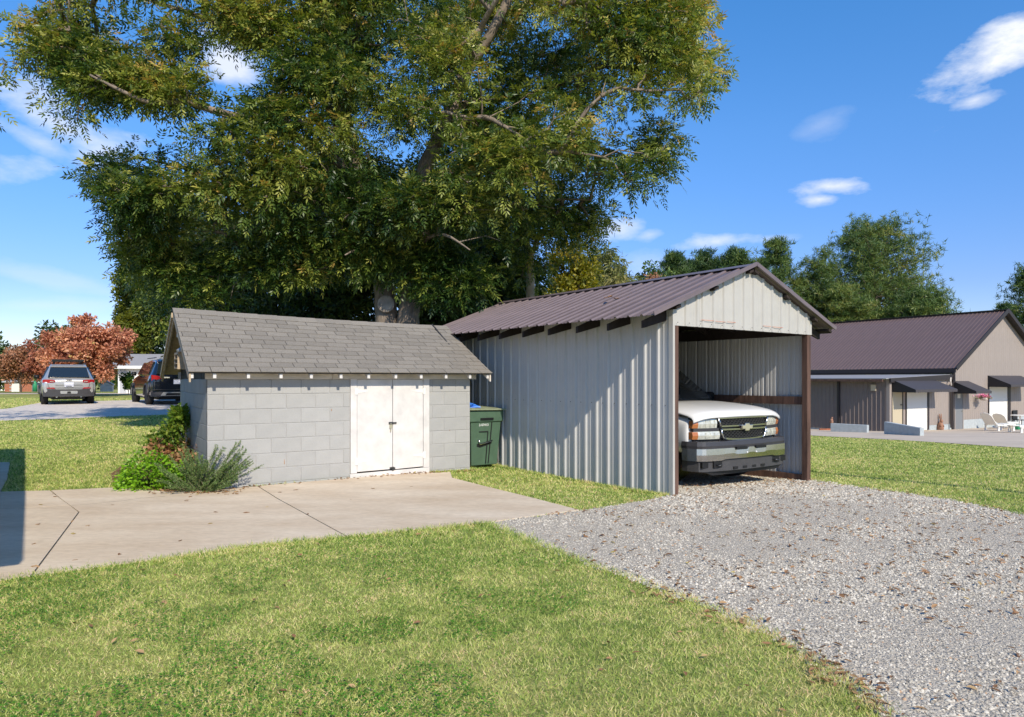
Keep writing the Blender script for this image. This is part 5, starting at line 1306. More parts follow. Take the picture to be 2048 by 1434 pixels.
for poly, n, d0, dsp in POLYS:
    n = int(n*.95)
    k = max(3, n//20); cc = poly_sample(poly, k, r); dd = d0+r.normal(size=k)*dsp*1.35
    i = r.integers(0, k, n); s = poly_sample(poly, n, r)
    w = r.random(n)[:, None] < .88
    P2 = np.where(w, cc[i]+r.normal(size=(n, 2))*np.array([40, 21]), s)
    ok = in_poly(P2[:, 0], P2[:, 1], poly) & ~in_gap(P2[:, 0], P2[:, 1]); P2 = P2[ok]; i = i[ok]
    D_ = dd[i]+r.normal(size=len(i))*.38
    for (px, py), d in zip(P2, D_):
        VB_off = -.10 if d0 > 17 else 0
        d = max(d, 13.0+1.3*min(1, max(0, (py-380)/120)))
        CC.append(tuple(at(px, py, d)-O)); RR.append(r.uniform(.24, .42)); VB.append(.09*math.sin(px*.013+py*.021)+(.05 if px > 1150 else 0)+(.03 if py < 60 else 0)+(.04 if px < 450 and py < 250 else 0)-(.08 if 620 < px < 1000 and py > 330 else 0)+VB_off)  # lower centre darkened, inner crown shade put into the leaf colour
for px, py, d, n in ((1160, 30, 13.6, 5), (1175, 22, 13.5, 3)):           # an orange patch high up
    for k in range(n): CC.append(tuple(at(px+r.normal()*25, py+r.normal()*12, d)-O)); RR.append(.3); VB.append(.42)
CC = np.array(CC); RR = np.array(RR); VB = np.array(VB)
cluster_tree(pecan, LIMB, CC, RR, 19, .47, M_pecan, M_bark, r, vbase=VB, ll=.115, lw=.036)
# leaf tips that hang in at the left picture edge from a neighbouring tree
nt_ = thing('shade_tree', 'branch tips of another tree just reaching in at the upper left picture edge', 'tree', (at(-260, HY, 13).x, 13, 0))
O2 = Vector(nt_.location); tb = MB(); L2 = [limb(tb, [Vector((0, 0, -.3)), Vector((.1, 0, 2.5)), at(-240, 260, 13)-O2, at(-150, 180, 13)-O2, at(-60, 160, 13)-O2], .25, .04)]
tb.build('trunk', M_bark, nt_, smooth=True)
C2 = np.array([tuple(at(px, py, 13+r.normal()*.5)-O2) for px, py in [(-32, 150), (-38, 205), (-60, 170), (-75, 120), (-95, 200), (-70, 160), (-110, 140), (-120, 200), (-150, 100), (-150, 160)]+[(-230+r.normal()*50, 120+r.normal()*60) for k in range(8)]])
cluster_tree(nt_, L2, C2, np.full(len(C2), .4), 14, .5, M_pecan, M_bark, r)

# ------------------------------------------------------------------ woods behind: each tree its own thing
def crown_tree(name, label, px, d, ptop, pbot, hw, m, bark, seed, nleaf=6000, ls=.14, lw=.06, v0=.45, group=None, trunk_r=.2, dens=1, cat='tree', gaps=.0, squash=1.0, droop=0, base_py=None, clumps=55, lean=0, csz=.17):
    r = np.random.default_rng(seed); x0 = (px-CX)/F*d; z0 = float(gz(x0, d)); zt = EYE+(HY-ptop)/F*d; zb = EYE+(HY-pbot)/F*d; rw = hw/F*d
    t = thing(name, label, cat, (x0, d, z0), 0, group)
    H = zt-z0; zb = max(zb-z0, .1); zc = (H+zb)/2; rz = (H-zb)/2
    # clump centres inside an uneven ellipsoid
    c = rand_dirs(clumps, r)*(r.uniform(.25, .95, clumps))[:, None]; c[:, 2] *= 1
    C = c*np.array([rw, rw*squash, rz])+np.array([lean, 0, zc])
    n = nleaf; ci = r.integers(0, clumps, n); rad = csz*(rw+rz)*r.uniform(.6, 1.25, clumps)
    off = rand_dirs(n, r)*(r.random(n)**.45)[:, None]
    P = C[ci]+off*rad[ci][:, None]*np.array([1, 1, .7])
    D = unit(off+rand_dirs(n, r)*.8+np.array([0, 0, -.25-droop])); L = r.uniform(.7, 1.3, n)*ls
    v, f = leaf_quads(P, D, sides(D, r), L, L*lw/ls)
    val = np.clip(v0+(r.normal(size=clumps)*.14)[ci]+r.normal(size=n)*.15, 0, 1)
    o = link('crown', np_mesh('crown', v, f, m, v=np.repeat(val, 4)), t); o['kind'] = 'stuff'
    mb = MB(); top = Vector((lean*.6, 0, zc+rz*.5))
    ax = limb(mb, [Vector((0, 0, -.4)), Vector((.05*rw, 0, zb*.5)), Vector((-.04*rw+lean*.3, 0, zc*.8)), top], trunk_r, trunk_r*.25, 8)
    for k in range(min(clumps, 26)):
        a = ax[min(len(ax)-1, int(len(ax)*r.uniform(.35, .95)))]; c_ = Vector(C[k]); mb.tube([a, (a+c_)/2+Vector((0, 0, .05*rw)), c_], [trunk_r*.3, trunk_r*.18, .01], 4, cap=False)
    mb.build('trunk', bark, t, smooth=True)
    return t
WG = 'dark broadleaf trees of the wood behind the shed'
woods = [(305, 52, 440, 722, 62), (400, 30, 330, 745, 90), (480, 25, 420, 745, 85), (570, 23, 330, 770, 110), (650, 20.5, 430, 770, 90), (735, 24, 300, 770, 120), (870, 21, 420, 770, 95), (960, 24, 330, 770, 110), (1010, 21, 430, 770, 80), (905, 26, 250, 700, 130), (640, 27, 230, 700, 140), (470, 27, 300, 770, 120)]
wl = ['leftmost dark wood tree, rising behind the left end of the shed roof', 'dense dark tree of the wood behind the left third of the shed roof', 'low dark wood tree right behind the vent end of the shed', 'tall dark wood tree behind the left part of the shed ridge', 'low dark wood tree just left of the twin pecan trunks', 'tall dark tree directly behind the twin pecan trunks',
      'dark wood tree just right of the twin pecan trunks', 'tall dark tree behind the gap between shed and carport roofs', 'rightmost dark wood tree, behind the back corner of the carport roof', 'tallest far wood tree, showing through the pecan crown right of its trunks', 'far wood tree showing through the pecan crown left of its trunks', 'far dark wood tree behind the left half of the shed']
for i, ((px, d, pt_, pb_, hw), lab) in enumerate(zip(woods, wl)):
    crown_tree('wood_tree', lab, px, d, pt_, pb_, hw, M_wood, M_bark2, 100+i, nleaf=15000, ls=.17 if d < 40 else .34, lw=.075 if d < 40 else .15, v0=.36, group=WG, trunk_r=.16, clumps=75)
crown_tree('yellowing_tree', 'bushy yellow-green tree at the left end of the wood beside the red tree', 262, 52, 500, 712, 30, M_yel, M_bark2, 130, nleaf=9000, ls=.28, lw=.12, v0=.22, trunk_r=.10, clumps=40)
crown_tree('broadleaf_tree', 'mottled olive tree filling the left flank of the wood below the pecan', 300, 50, 470, 690, 50, M_pecan, M_bark2, 131, nleaf=13000, ls=.34, lw=.13, v0=.5, trunk_r=.14, clumps=50)
crown_tree('lime_tree', 'bright lime green young tree between the red tree and the shed roof', 275, 50, 606, 722, 34, M_yel, M_bark2, 132, nleaf=8000, ls=.28, lw=.15, v0=.30, trunk_r=.08, clumps=40)
# second trunk seen above the carport roof
t2 = thing('broadleaf_tree', 'tree with a straight sunlit trunk rising behind the back of the carport roof', 'tree', (at(1060, HY, 19).x, 19, float(gz(.5, 19))))
O3 = Vector(t2.location); tb = MB(); L3 = [limb(tb, [Vector((0, 0, -.3)), at(1061, 640, 19)-O3, at(1060, 540, 19)-O3, at(1050, 470, 19)-O3, at(1040, 380, 19)-O3, at(1030, 250, 19)-O3, at(1040, 120, 19)-O3], .155, .05, 12), limb(tb, [at(1058, 520, 19)-O3, at(1080, 470, 18.7)-O3, at(1120, 420, 18.4)-O3], .07, .02), limb(tb, [at(1050, 470, 19)-O3, at(1010, 430, 18.7)-O3, at(980, 400, 18.4)-O3], .07, .02)]
tb.build('trunk', M_birch, t2, smooth=True)
Pq = poly_sample([(960, 330), (1040, 260), (1140, 300), (1150, 430), (1120, 520), (1085, 545), (1035, 555), (990, 500), (960, 430)], 150, r)
C3 = np.array([tuple(at(px, py, 18.8+r.normal()*.8)-O3) for px, py in Pq]); cluster_tree(t2, L3, C3, r.uniform(.35, .6, len(C3)), 14, .36, M_pecan, M_bark2, r)
crown_tree('yellow_tree', 'bright yellow-green tree right of the pecan above the carport roof', 1142, 27, 474, 700, 52, M_yel, M_bark2, 140, nleaf=12000, ls=.16, lw=.08, v0=.72, trunk_r=.12, clumps=60)
crown_tree('yellow_shrub', 'rounded yellow shrub low behind the middle of the carport ridge', 1095, 24, 560, 700, 48, M_yel, M_bark2, 141, nleaf=7000, ls=.14, lw=.07, v0=.5, trunk_r=.08, clumps=45)
crown_tree('feathery_tree', 'airy grey-green feathery tree with drooping twigs above the carport ridge', 1200, 31, 482, 700, 62, M_feather, M_birch, 142, nleaf=14000, ls=.26, lw=.055, v0=.5, trunk_r=.08, clumps=60, droop=.5)
crown_tree('feathery_shrub', 'yellow-green willowy shrub hugging the carport ridge', 1240, 29, 545, 700, 85, M_feather, M_birch, 143, nleaf=16000, ls=.22, lw=.06, v0=.75, trunk_r=.08, clumps=60, droop=.5)
crown_tree('dark_cedar', 'narrow dark pointed tree behind the thin orange tree', 1308, 45, 512, 640, 26, M_pine, M_bark2, 144, nleaf=5000, ls=.25, lw=.12, v0=.35, trunk_r=.12, clumps=40)
crown_tree('orange_tree', 'thin half bare orange tree just above the carport ridge', 1300, 38, 540, 640, 34, M_orangel, M_birch, 145, nleaf=1500, ls=.18, lw=.09, v0=.6, trunk_r=.08, clumps=40)
# left background
crown_tree('red_tree', 'broad rust-red tree spreading behind the silver car', 178, 36, 632, 765, 92, M_redl, M_bark2, 150, nleaf=30000, ls=.16, lw=.09, v0=.5, trunk_r=.17, clumps=150, csz=.10, squash=.7)
crown_tree('red_tree', 'smaller dull red tree with a bare pale limb left of the silver car', 92, 40, 672, 775, 42, M_redl, M_birch, 151, nleaf=7000, ls=.17, lw=.09, v0=.25, trunk_r=.10, clumps=60, csz=.12)
crown_tree('orange_tree', 'thin pink-orange tree behind the brick pump house', 40, 50, 680, 775, 38, M_orangel, M_bark2, 152, nleaf=4500, ls=.2, lw=.1, v0=.6, trunk_r=.10, clumps=50, csz=.13)
crown_tree('far_tree', 'yellow-green tree low behind the thin pink-orange tree', 20, 62, 706, 790, 55, M_yel, M_bark2, 153, nleaf=7000, ls=.28, lw=.16, v0=.2, trunk_r=.15, clumps=60)
crown_tree('far_tree', 'dark green tree peeping out behind the left shoulder of the red tree', 118, 48, 640, 770, 40, M_wood, M_bark2, 154, nleaf=6000, ls=.25, lw=.14, v0=.5, trunk_r=.15, clumps=50)
crown_tree('far_tree', 'dark tree cut off by the left picture edge', -22, 50, 650, 770, 34, M_pine, M_bark2, 155, nleaf=7000, ls=.22, lw=.12, v0=.4, trunk_r=.18, clumps=45)
crown_tree('far_tree', 'dark tree top showing above the middle of the red tree', 175, 55, 625, 770, 26, M_wood, M_bark2, 156, nleaf=3000, ls=.25, lw=.14, v0=.4, trunk_r=.15, clumps=30)
crown_tree('leafy_bush', 'loose green bush at the corner of the white outbuilding beside the black car', 256, 38, 742, 783, 13, M_shrub, M_bark2, 157, nleaf=1600, ls=.12, lw=.06, v0=.35, trunk_r=.03, clumps=20, cat='bush')
# ---- pines
def pine(px, d, ptop, pbot, hw, seed, lab, n=900, v0=.45, nl=.34, group='pine trees behind the garage', shell=.35):
    r = np.random.default_rng(seed); x0 = (px-CX)/F*d; z0 = float(gz(x0, d)); zt = EYE+(HY-ptop)/F*d-z0; zb = max(.5, EYE+(HY-pbot)/F*d-z0); rw = hw/F*d
    t = thing('pine_tree', lab, 'pine tree', (x0, d, z0), 0, group); mb = MB()
    ax = limb(mb, [Vector((0, 0, -.4)), Vector((.1, 0, zt*.35)), Vector((-.1, 0, zt*.7)), Vector((0, 0, zt*.97))], rw*.06+.08, .03, 8)
    T = []; V = []
    nb = max(20, n//24)
    for k in range(nb):
        h = r.random()**.8; z = zb+(zt-zb)*h; prof = math.sin(math.pi*min(1, .18+.82*(1-h)**.75)*.5)*(1-.35*(1-h)**3) if h > .12 else .75
        rr = rw*max(.12, prof)*r.uniform(.75, 1.1); a = r.uniform(0, 2*math.pi); e = Vector((rr*math.cos(a), rr*math.sin(a), z+rr*.18)); s = Vector((0, 0, z-rr*.15))
        mb.tube([s, (s+e)/2-Vector((0, 0, .04*rr)), e], [.05, .035, .012], 4, cap=False)
        cv = r.normal()*.12
        for q in range(n//nb):
            u = r.uniform(shell, 1.02); p = s.lerp(e, u); sp = .09*rw+.18; T.append((p.x+r.normal()*sp, p.y+r.normal()*sp, p.z+r.normal()*sp*.6)); V.append(cv)
    T = np.array(T); V = np.array(V); m = len(T); K = 13
    B = np.repeat(T, K, 0); D = unit(rand_dirs(m*K, r)+np.array([0, 0, .45])); L = r.uniform(.7, 1.2, m*K)*nl; s = sides(D, r)
    B = B+rand_dirs(m*K, r)*nl*.35
    vv = np.stack([B-s*(L*.07)[:, None], B+s*(L*.07)[:, None], B+D*L[:, None]], 1).reshape(-1, 3); ff = np.arange(m*K*3).reshape(-1, 3)
    val = np.clip(v0+np.repeat(V, K)+r.normal(size=m*K)*.13, 0, 1)
    o = link('crown', np_mesh('crown', vv, ff, M_pine, v=np.repeat(val, 3)), t); o['kind'] = 'stuff'
    mb.build('trunk', M_bark, t, smooth=True); return t
pine(1752, 64, 456, 700, 130, 201, 'big round-headed pine towering behind the garage roof', n=3600, v0=.60, nl=.42)
pine(1640, 62, 508, 700, 62, 202, 'pine with a pointed top between the carport peak and the big pine', n=1500, v0=.55, nl=.38)
pine(1600, 62, 560, 720, 60, 203, 'low bushy pine right behind the carport right roof slope', n=1500, v0=.66, nl=.36)
pine(1690, 60, 575, 700, 70, 204, 'low yellowish pine in front of the big pine above the garage roof', n=2000, v0=.68, nl=.36)
pine(1553, 60, 485, 700, 42, 205, 'slender open pine just right of the carport peak', n=900, v0=.5, nl=.42)
pine(1472, 66, 500, 700, 40, 206, 'dark pine left of the carport peak, tallest of that row', n=1200, v0=.35, nl=.48)
pine(1405, 68, 506, 700, 40, 207, 'dark pine in the middle of the row above the carport ridge', n=1200, v0=.3, nl=.48)
pine(1378, 70, 528, 700, 42, 213, 'far low dark pine filling the row between the two left pines above the carport', n=1100, v0=.35, nl=.5)
pine(1440, 72, 524, 700, 44, 214, 'far low dark pine filling the row just left of the carport peak', n=1100, v0=.35, nl=.5)
pine(1515, 70, 520, 700, 40, 215, 'far low dark pine hidden mostly behind the carport peak', n=1000, v0=.35, nl=.5)
pine(1350, 64, 514, 700, 34, 208, 'dark bushy pine at the left end of the row above the carport ridge', n=1100, v0=.3, nl=.46)
pine(1840, 58, 590, 720, 80, 209, 'low spreading pine right of the big pine above the garage roof', n=1900, v0=.5, nl=.40)
pine(2075, 62, 530, 720, 62, 210, 'dark pine cut off by the right picture edge behind the garage gable', n=1200, v0=.42, nl=.42)
pine(2010, 70, 612, 720, 30, 211, 'small dark pine top peeping over the garage gable', n=700, v0=.35, nl=.42)
pine(1780, 70, 560, 720, 110, 212, 'far dark pine behind the big pine', n=1500, v0=.35, nl=.5)
# far wood that closes the horizon
r = np.random.default_rng(77); n = 42000; ang = r.uniform(-.95, .95, n); dd = r.uniform(95, 150, n); X = np.tan(ang)*dd; 
hh = 4.2+3.5*fbm(X, dd*0, 14, 4); Z = r.random(n)**.7*hh+np.array(gz(X, dd))
D = unit(rand_dirs(n, r)+np.array([0, 0, -.2])); L = r.uniform(.5, 1.1, n)*1.1; v, f = leaf_quads(np.stack([X, dd, Z], 1), D, sides(D, r), L, L*.7)
o = link('far_wood', np_mesh('far_wood', v, f, M_wood, v=np.repeat(np.clip(.5+r.normal(size=n)*.2, 0, 1), 4))); o['kind'] = 'stuff'

# ------------------------------------------------------------------ plants at the shed corner
def small_plant(name, label, loc, m, seed, gen, bark=None, cat='plant', stems=None):
    t = thing(name, label, cat, loc); v, f, val = gen(np.random.default_rng(seed)); link('foliage', np_mesh('foliage', v, f, m, v=val), t)['kind'] = 'stuff'
    if stems:
        mb = MB(); stems(mb, np.random.default_rng(seed)); mb.build('stems', bark or M_bark2, t, smooth=True)
    return t
def mint(r):
    n = 2600; o = rand_dirs(n, r); o[:, 2] = np.abs(o[:, 2]); rad = r.random(n)**.25
    P = o*rad[:, None]*np.array([.44, .40, .46]); P *= (1+.12*np.sin(9*o[:, :1])+.1*np.cos(7*o[:, 1:2])); D = unit(o*np.array([1, 1, .2])+rand_dirs(n, r)*.45); L = r.uniform(.035, .06, n)
    s = unit(np.cross(D, o+rand_dirs(n, r)*.3)); v, f = leaf_quads(P, D, s, L, L*.75); return v, f, np.repeat(np.clip(.5+.3*(rad-.8)+r.normal(size=n)*.2, 0, 1), 4)
p = gpt(292, 978); small_plant('mint_plant', 'rounded mound of bright green mint-like leaves on the patio edge', (p[0]-.02, p[1]+.18, p[2]), M_lime, 1, mint,
    stems=lambda mb, r: [mb.tube([(0, 0, -.03), tuple(rand_dirs(1, r)[0]*np.array([.2, .2, .0])+np.array([0, 0, .2])), tuple(rand_dirs(1, r)[0]*np.array([.3, .3, .05])+np.array([0, 0, .33]))], .004, 4) for k in range(20)])
def rosemary_data(r):
    br = []
    for k in range(120):
        a = r.uniform(-2.9, .25) if k % 3 else r.uniform(0, 6.28); e = r.uniform(.15, 1.3); L = r.uniform(.3, .62)*(1.0 if e < .9 else 1.1)
        d0 = np.array([math.cos(a)*math.cos(e), math.sin(a)*math.cos(e)*.6, math.sin(e)*.75]); 
        if k < 26: d0 = np.array([r.uniform(.35, 1.0), r.uniform(-.3, .15), r.uniform(.25, .95)]); L = r.uniform(.55, .85)
        d0 = d0/np.linalg.norm(d0); c = r.uniform(.0, .35)
        pts = [np.array([r.normal()*.07, r.normal()*.05, 0])]
        for i in range(6):
            d = d0+np.array([0, 0, c*i/5]); d = d/np.linalg.norm(d); pts.append(pts[-1]+d*L/6)
        br.append(pts)
    return br
RB = rosemary_data(np.random.default_rng(9))
def rosem(r):
    P = []; D = []
    for pts in RB:
        for i in range(1, 7):
            a, b = pts[i-1], pts[i]; ax = (b-a)/np.linalg.norm(b-a)
            k = 12+i*6; t = r.random(k); pp = a+(b-a)*t[:, None]; dd = unit(ax*.9+rand_dirs(k, r)*.85); P.append(pp); D.append(dd)
    P = np.concatenate(P); D = np.concatenate(D); n = len(P); L = r.uniform(.022, .04, n)
    v, f = leaf_quads(P, D, sides(D, r), L, L*.22); return v, f, np.repeat(np.clip(.55+r.normal(size=n)*.25, 0, 1), 4)
p = gpt(392, 986); small_plant('rosemary_bush', 'sprawling grey-green rosemary with upright sprigs against the shed wall', (p[0], p[1]+.15, p[2]), M_rosem, 2, rosem, bark=M_bark, stems=lambda mb, r: [mb.tube([tuple(q) for q in pts[::2]], [.004, .003, .002, .001], 3, cap=False) for pts in RB])
def bush(r, n=2200, brown=False):
    C = []
    for k in range(26):
        if brown: c = np.array([r.normal()*.30, r.normal()*.22, r.uniform(.10, .42)])
        else:
            h = r.random(); c = np.array([r.normal()*.20*(1.1-h)+.02, r.normal()*.16*(1.1-h), .32+h*.62])
        C.append(c)
    C = np.array(C); ci = r.integers(0, 26, n); o = rand_dirs(n, r); P = C[ci]+o*(r.random(n)**.5)[:, None]*.13; D = unit(o+np.array([0, 0, -.25])+rand_dirs(n, r)*.4); L = r.uniform(.05, .085, n)
    v, f = leaf_quads(P, D, sides(D, r), L, L*.6); return v, f, np.repeat(np.clip(.55+r.normal(size=n)*.2, 0, 1), 4)
def bstems(mb, r):
    for k in range(14): q = r.normal(size=2); mb.tube([(q[0]*.08, q[1]*.06, -.03), (q[0]*.12, q[1]*.1, .35), (q[0]*.13, q[1]*.12, .8)], [.008, .006, .002], 4)
pg = gpt(318, 962); sb = (pg[0], pg[1]+.55, float(gz(pg[0], pg[1]+.55)))
t = small_plant('hydrangea_shrub', 'upright green shrub with browned lower leaves at the left corner of the shed', sb, M_shrub, 3, lambda r: bush(r, 1500), stems=bstems)
v, f, val = bush(np.random.default_rng(4), 1700, True); v = v+np.array([-.05, -.08, 0]); link('browned_foliage', np_mesh('browned_foliage', v, f, M_browned, v=val), t)['kind'] = 'stuff'
r = np.random.default_rng(14)
vn = thing('climbing_vine', 'small green vine sprig climbing the back left corner of the shed', 'vine', shed_w(-.03, 2.3, 0))
P = np.stack([r.normal(size=260)*.07, r.normal(size=260)*.10, .15+r.random(260)**.8*.92], 1); D = unit(rand_dirs(260, r)+np.array([-.3, -.4, -.2])); L = r.uniform(.05, .08, 260); v, f = leaf_quads(P, D, sides(D, r), L, L*.8)
link('foliage', np_mesh('foliage', v, f, M_shrub, v=np.repeat(r.random(260)*.6, 4)), vn)['kind'] = 'stuff'; MB().tube([(0, 0, 0), (.02, 0, .5), (-.02, 0, 1.05)], .005, 4).build('stem', M_bark2, vn)

# ------------------------------------------------------------------ lawn blades, clover, stones, fallen leaves
SHEDP = [shed_w(a, b, 0)[:2] for a, b in ((-.02, -.02), (SL+.02, -.02), (SL+.02, SD), (-.02, SD))]
def port_w(x, y): return (CP[0]+ca*x-sa*y, CP[1]+sa*x+ca*y)
PORTP = [port_w(a, b) for a, b in ((.0, .0), (CW, .0), (CW, CL), (0, CL))]
PATP = gpoly([(-260, 992), (100.5, 982.6), (245, 976), (330, 985), (420, 980), (515, 974), (900, 941), (905, 957), (1020, 986), (1160, 1022), (1060, 1035), (970, 1048), (692.5, 1075), (500, 1094), (300, 1123), (63, 1155), (-260, 1198)])
WALKP = gpoly([(-260, 926), (20, 926), (14, 960), (0, 986), (-260, 990)])
def lawn_mask(x, y, jit, r):
    jx = x+(vnoise(x, y, .13, 5)-.5)*.16*jit; jy = y+(vnoise(x, y, .13, 9)-.5)*.16*jit
    m = np.ones(len(x), bool)
    for P, e in ((SHEDP, 0), (PORTP, 0), (TRACK, 1), (APRON, 0), (WALKP, .25)): m &= ~in_poly(x+(jx-x)*e, y+(jy-y)*e, P)
    m &= ~in_poly(x+(jx-x)*.25, y+(jy-y)*.25, PATP); m &= ~in_poly(jx, jy, GRAV)
    m &= ~(in_poly(x, y, MULCH) & (r.random(len(x)) < .85))
    return m
def scatter(rho, y0, y1, mar, r, xk=.76):
    """points with density rho(y) per square metre in a wedge in front of the viewpoint"""
    out = []
    ys_ = np.geomspace(y0, y1, 40)
    for a, b in zip(ys_[:-1], ys_[1:]):
        w = xk*(a+b)/2+mar; n = int(rho((a+b)/2)*(b-a)*2*w)
        out.append(np.stack([r.uniform(-w, w, n), r.uniform(a, b, n)], 1))
    return np.concatenate(out)
r = np.random.default_rng(55)
P = scatter(lambda y: 9500*min(1, (4.2/y)**1.75), 2.5, 34, .5, r); x, y = P[:, 0], P[:, 1]
k = lawn_mask(x, y, 1, r); x, y = x[k], y[k]
edge = [(0, 1162), (300, 1125), (500, 1096), (692, 1077), (970, 1050), (1100, 1100), (1330, 1186), (1480, 1243), (1640, 1334), (1760, 1434)]; E2 = []
EP = [gpt(*e) for e in edge]
seg = r.integers(0, len(EP)-1, 9000); tt = r.random(9000); EA = np.array([p[:2] for p in EP]); ex = EA[seg]*(1-tt)[:, None]+EA[seg+1]*tt[:, None]+r.normal(size=(9000, 2))*.035*(1+vnoise(tt*9, seg*1.0, .4, 2)[:, None])
wl_ = np.array([port_w(-.03-abs(r.normal())*.03, r.uniform(0, CL)) for q in range(5000)]); sl_ = np.array([shed_w(r.uniform(3.2, SL+.1), -.04-abs(r.normal())*.05, 0)[:2] for q in range(500)])
sr_ = np.array([shed_w(SL+.03+abs(r.normal())*.04, r.uniform(-.1, 1), 0)[:2] for q in range(700)]); sw_ = np.array([shed_w(-.03-abs(r.normal())*.04, r.uniform(0, SD), 0)[:2] for q in range(1800)])
XE = np.concatenate([ex, wl_, sl_, sr_, sw_]); tall = np.concatenate([np.ones(len(x)), np.full(len(XE), 1.7)]); x = np.concatenate([x, XE[:, 0]]); y = np.concatenate([y, XE[:, 1]]); n = len(x); sc = np.clip(y/5, .75, 5.0)
patch = fbm(x, y, 1.4, 1); h = r.uniform(.012, .030, n)*(1+.6*(patch-.5))*np.clip(sc, 1, 1.5)*tall; a = r.uniform(0, 2*math.pi, n); ln = r.uniform(.2, 1.25, n)
w = .0034*sc*r.uniform(.6, 1.3, n); z = gz(x, y); ca_, sa_ = np.cos(a), np.sin(a); b2 = a+r.uniform(.8, 2.2, n)
B = np.stack([x, y, z], 1); V = np.stack([B+np.stack([-sa_*w, ca_*w, 0*w], 1), B+np.stack([sa_*w, -ca_*w, 0*w], 1), B+np.stack([np.cos(b2)*h*ln, np.sin(b2)*h*ln, h*(1.15-.5*ln)], 1)], 1).reshape(-1, 3)
dry = fbm(x, y, .55, 11); big = fbm(x, y, 2.6, 21)
val = np.clip(.42+.38*(dry-.5)+.30*(big-.5)+.45*(vnoise(x, y, .10, 3)-.5)+.14*sstep((x-.2)/1.6)*(y < 7)+r.normal(size=n)*.28, 0, 1)
o = link('grass', np_mesh('grass', V, np.arange(n*3).reshape(-1, 3), M_grass, v=np.repeat(val, 3))); o['kind'] = 'stuff'
NGRASS = n
P = scatter(lambda y: 2600*min(1, (4/y)**2), 2.5, 9, .4, r); x, y = P[:, 0], P[:, 1]
k = lawn_mask(x, y, 1, r) & (fbm(x, y, 1.1, 31)-.05*np.clip(x, -1, 1) > .53); x, y = x[k], y[k]; n = len(x)
D = unit(np.stack([r.normal(size=n), r.normal(size=n), r.normal(size=n)*.25], 1)); s = unit(np.cross(D, np.array([0, 0, 1.0])+rand_dirs(n, r)*.3)); L = r.uniform(.009, .018, n)
v, f = leaf_quads(np.stack([x, y, gz(x, y)+r.uniform(.014, .034, n)], 1), D, s, L, L*.9)
o = link('clover', np_mesh('clover', v, f, M_clover, v=np.repeat(np.clip(.5+r.normal(size=n)*.3, 0, 1), 4))); o['kind'] = 'stuff'
# crushed stone
GP2 = gpoly([(955, 1049), (1060, 1034), (1160, 1021), (1230, 1010), (1295, 1000), (1338, 991), (1345, 975), (1400, 930), (1600, 930), (1618, 960), (1700, 972), (1800, 984), (1900, 999), (2048, 1028), (2400, 1108), (2500, 1800), (1900, 1700), (1825, 1500), (1747, 1432), (1690, 1378), (1630, 1330), (1552, 1282), (1470, 1240), (1390, 1213), (1320, 1183), (1190, 1138), (1090, 1098)])
P = scatter(lambda y: 2600*min(1, (5.0/y)**1.5), 2.6, 13, .4, r); x, y = P[:, 0], P[:, 1]
k = in_poly(x+(vnoise(x, y, .1, 3)-.5)*.1, y+(vnoise(x, y, .1, 4)-.5)*.1, GP2); x, y = x[k], y[k]; n = len(x)
lx = (x-2.036)*math.cos(CA)+(y-8.87)*math.sin(CA)
coarse = fbm(x, y, 1.3, 41)-.16*(np.exp(-((lx-1.05)/.24)**2)+np.exp(-((lx-2.7)/.24)**2))+.14*np.clip(x-1.0, -1.5, 3)/3
s = (r.uniform(.003, .0075, n)+np.clip(coarse-.50, 0, .3)*.036*r.random(n))*np.clip(y/6.0, 1, 1.9)
base = np.array([(1, 0, 0), (0, 1, 0), (-1, 0, 0), (0, -1, 0), (0, 0, 1), (0, 0, -1)], float)
fo = np.array([(0, 1, 4), (1, 2, 4), (2, 3, 4), (3, 0, 4), (1, 0, 5), (2, 1, 5), (3, 2, 5), (0, 3, 5)])[:4]
a = r.uniform(0, 2*math.pi, n); jit = r.uniform(.6, 1.35, (n, 6)); tilt = r.normal(size=(n, 6))*.35
vx = base[None, :, 0]*jit; vy = base[None, :, 1]*jit*.8; vz = base[None, :, 2]*.75+tilt*.4; vx = vx+base[None, :, 2]*tilt[:, ::-1]
X = (vx*np.cos(a)[:, None]-vy*np.sin(a)[:, None])*s[:, None]+x[:, None]; Y = (vx*np.sin(a)[:, None]+vy*np.cos(a)[:, None])*s[:, None]+y[:, None]; Z = vz*s[:, None]+(gz(x, y)+.007)[:, None]
ff = (np.arange(n)[:, None, None]*6+fo[None]).reshape(-1, 3)
val = np.clip(r.beta(2.2, 1.8, n)*.9, 0, .93); val = np.where(r.random(n) < .035, 1, val)
o = link('crushed_stone', np_mesh('crushed_stone', np.stack([X, Y, Z], -1), ff, M_pebble, v=np.repeat(val, 6))); o['kind'] = 'stuff'
NST = n
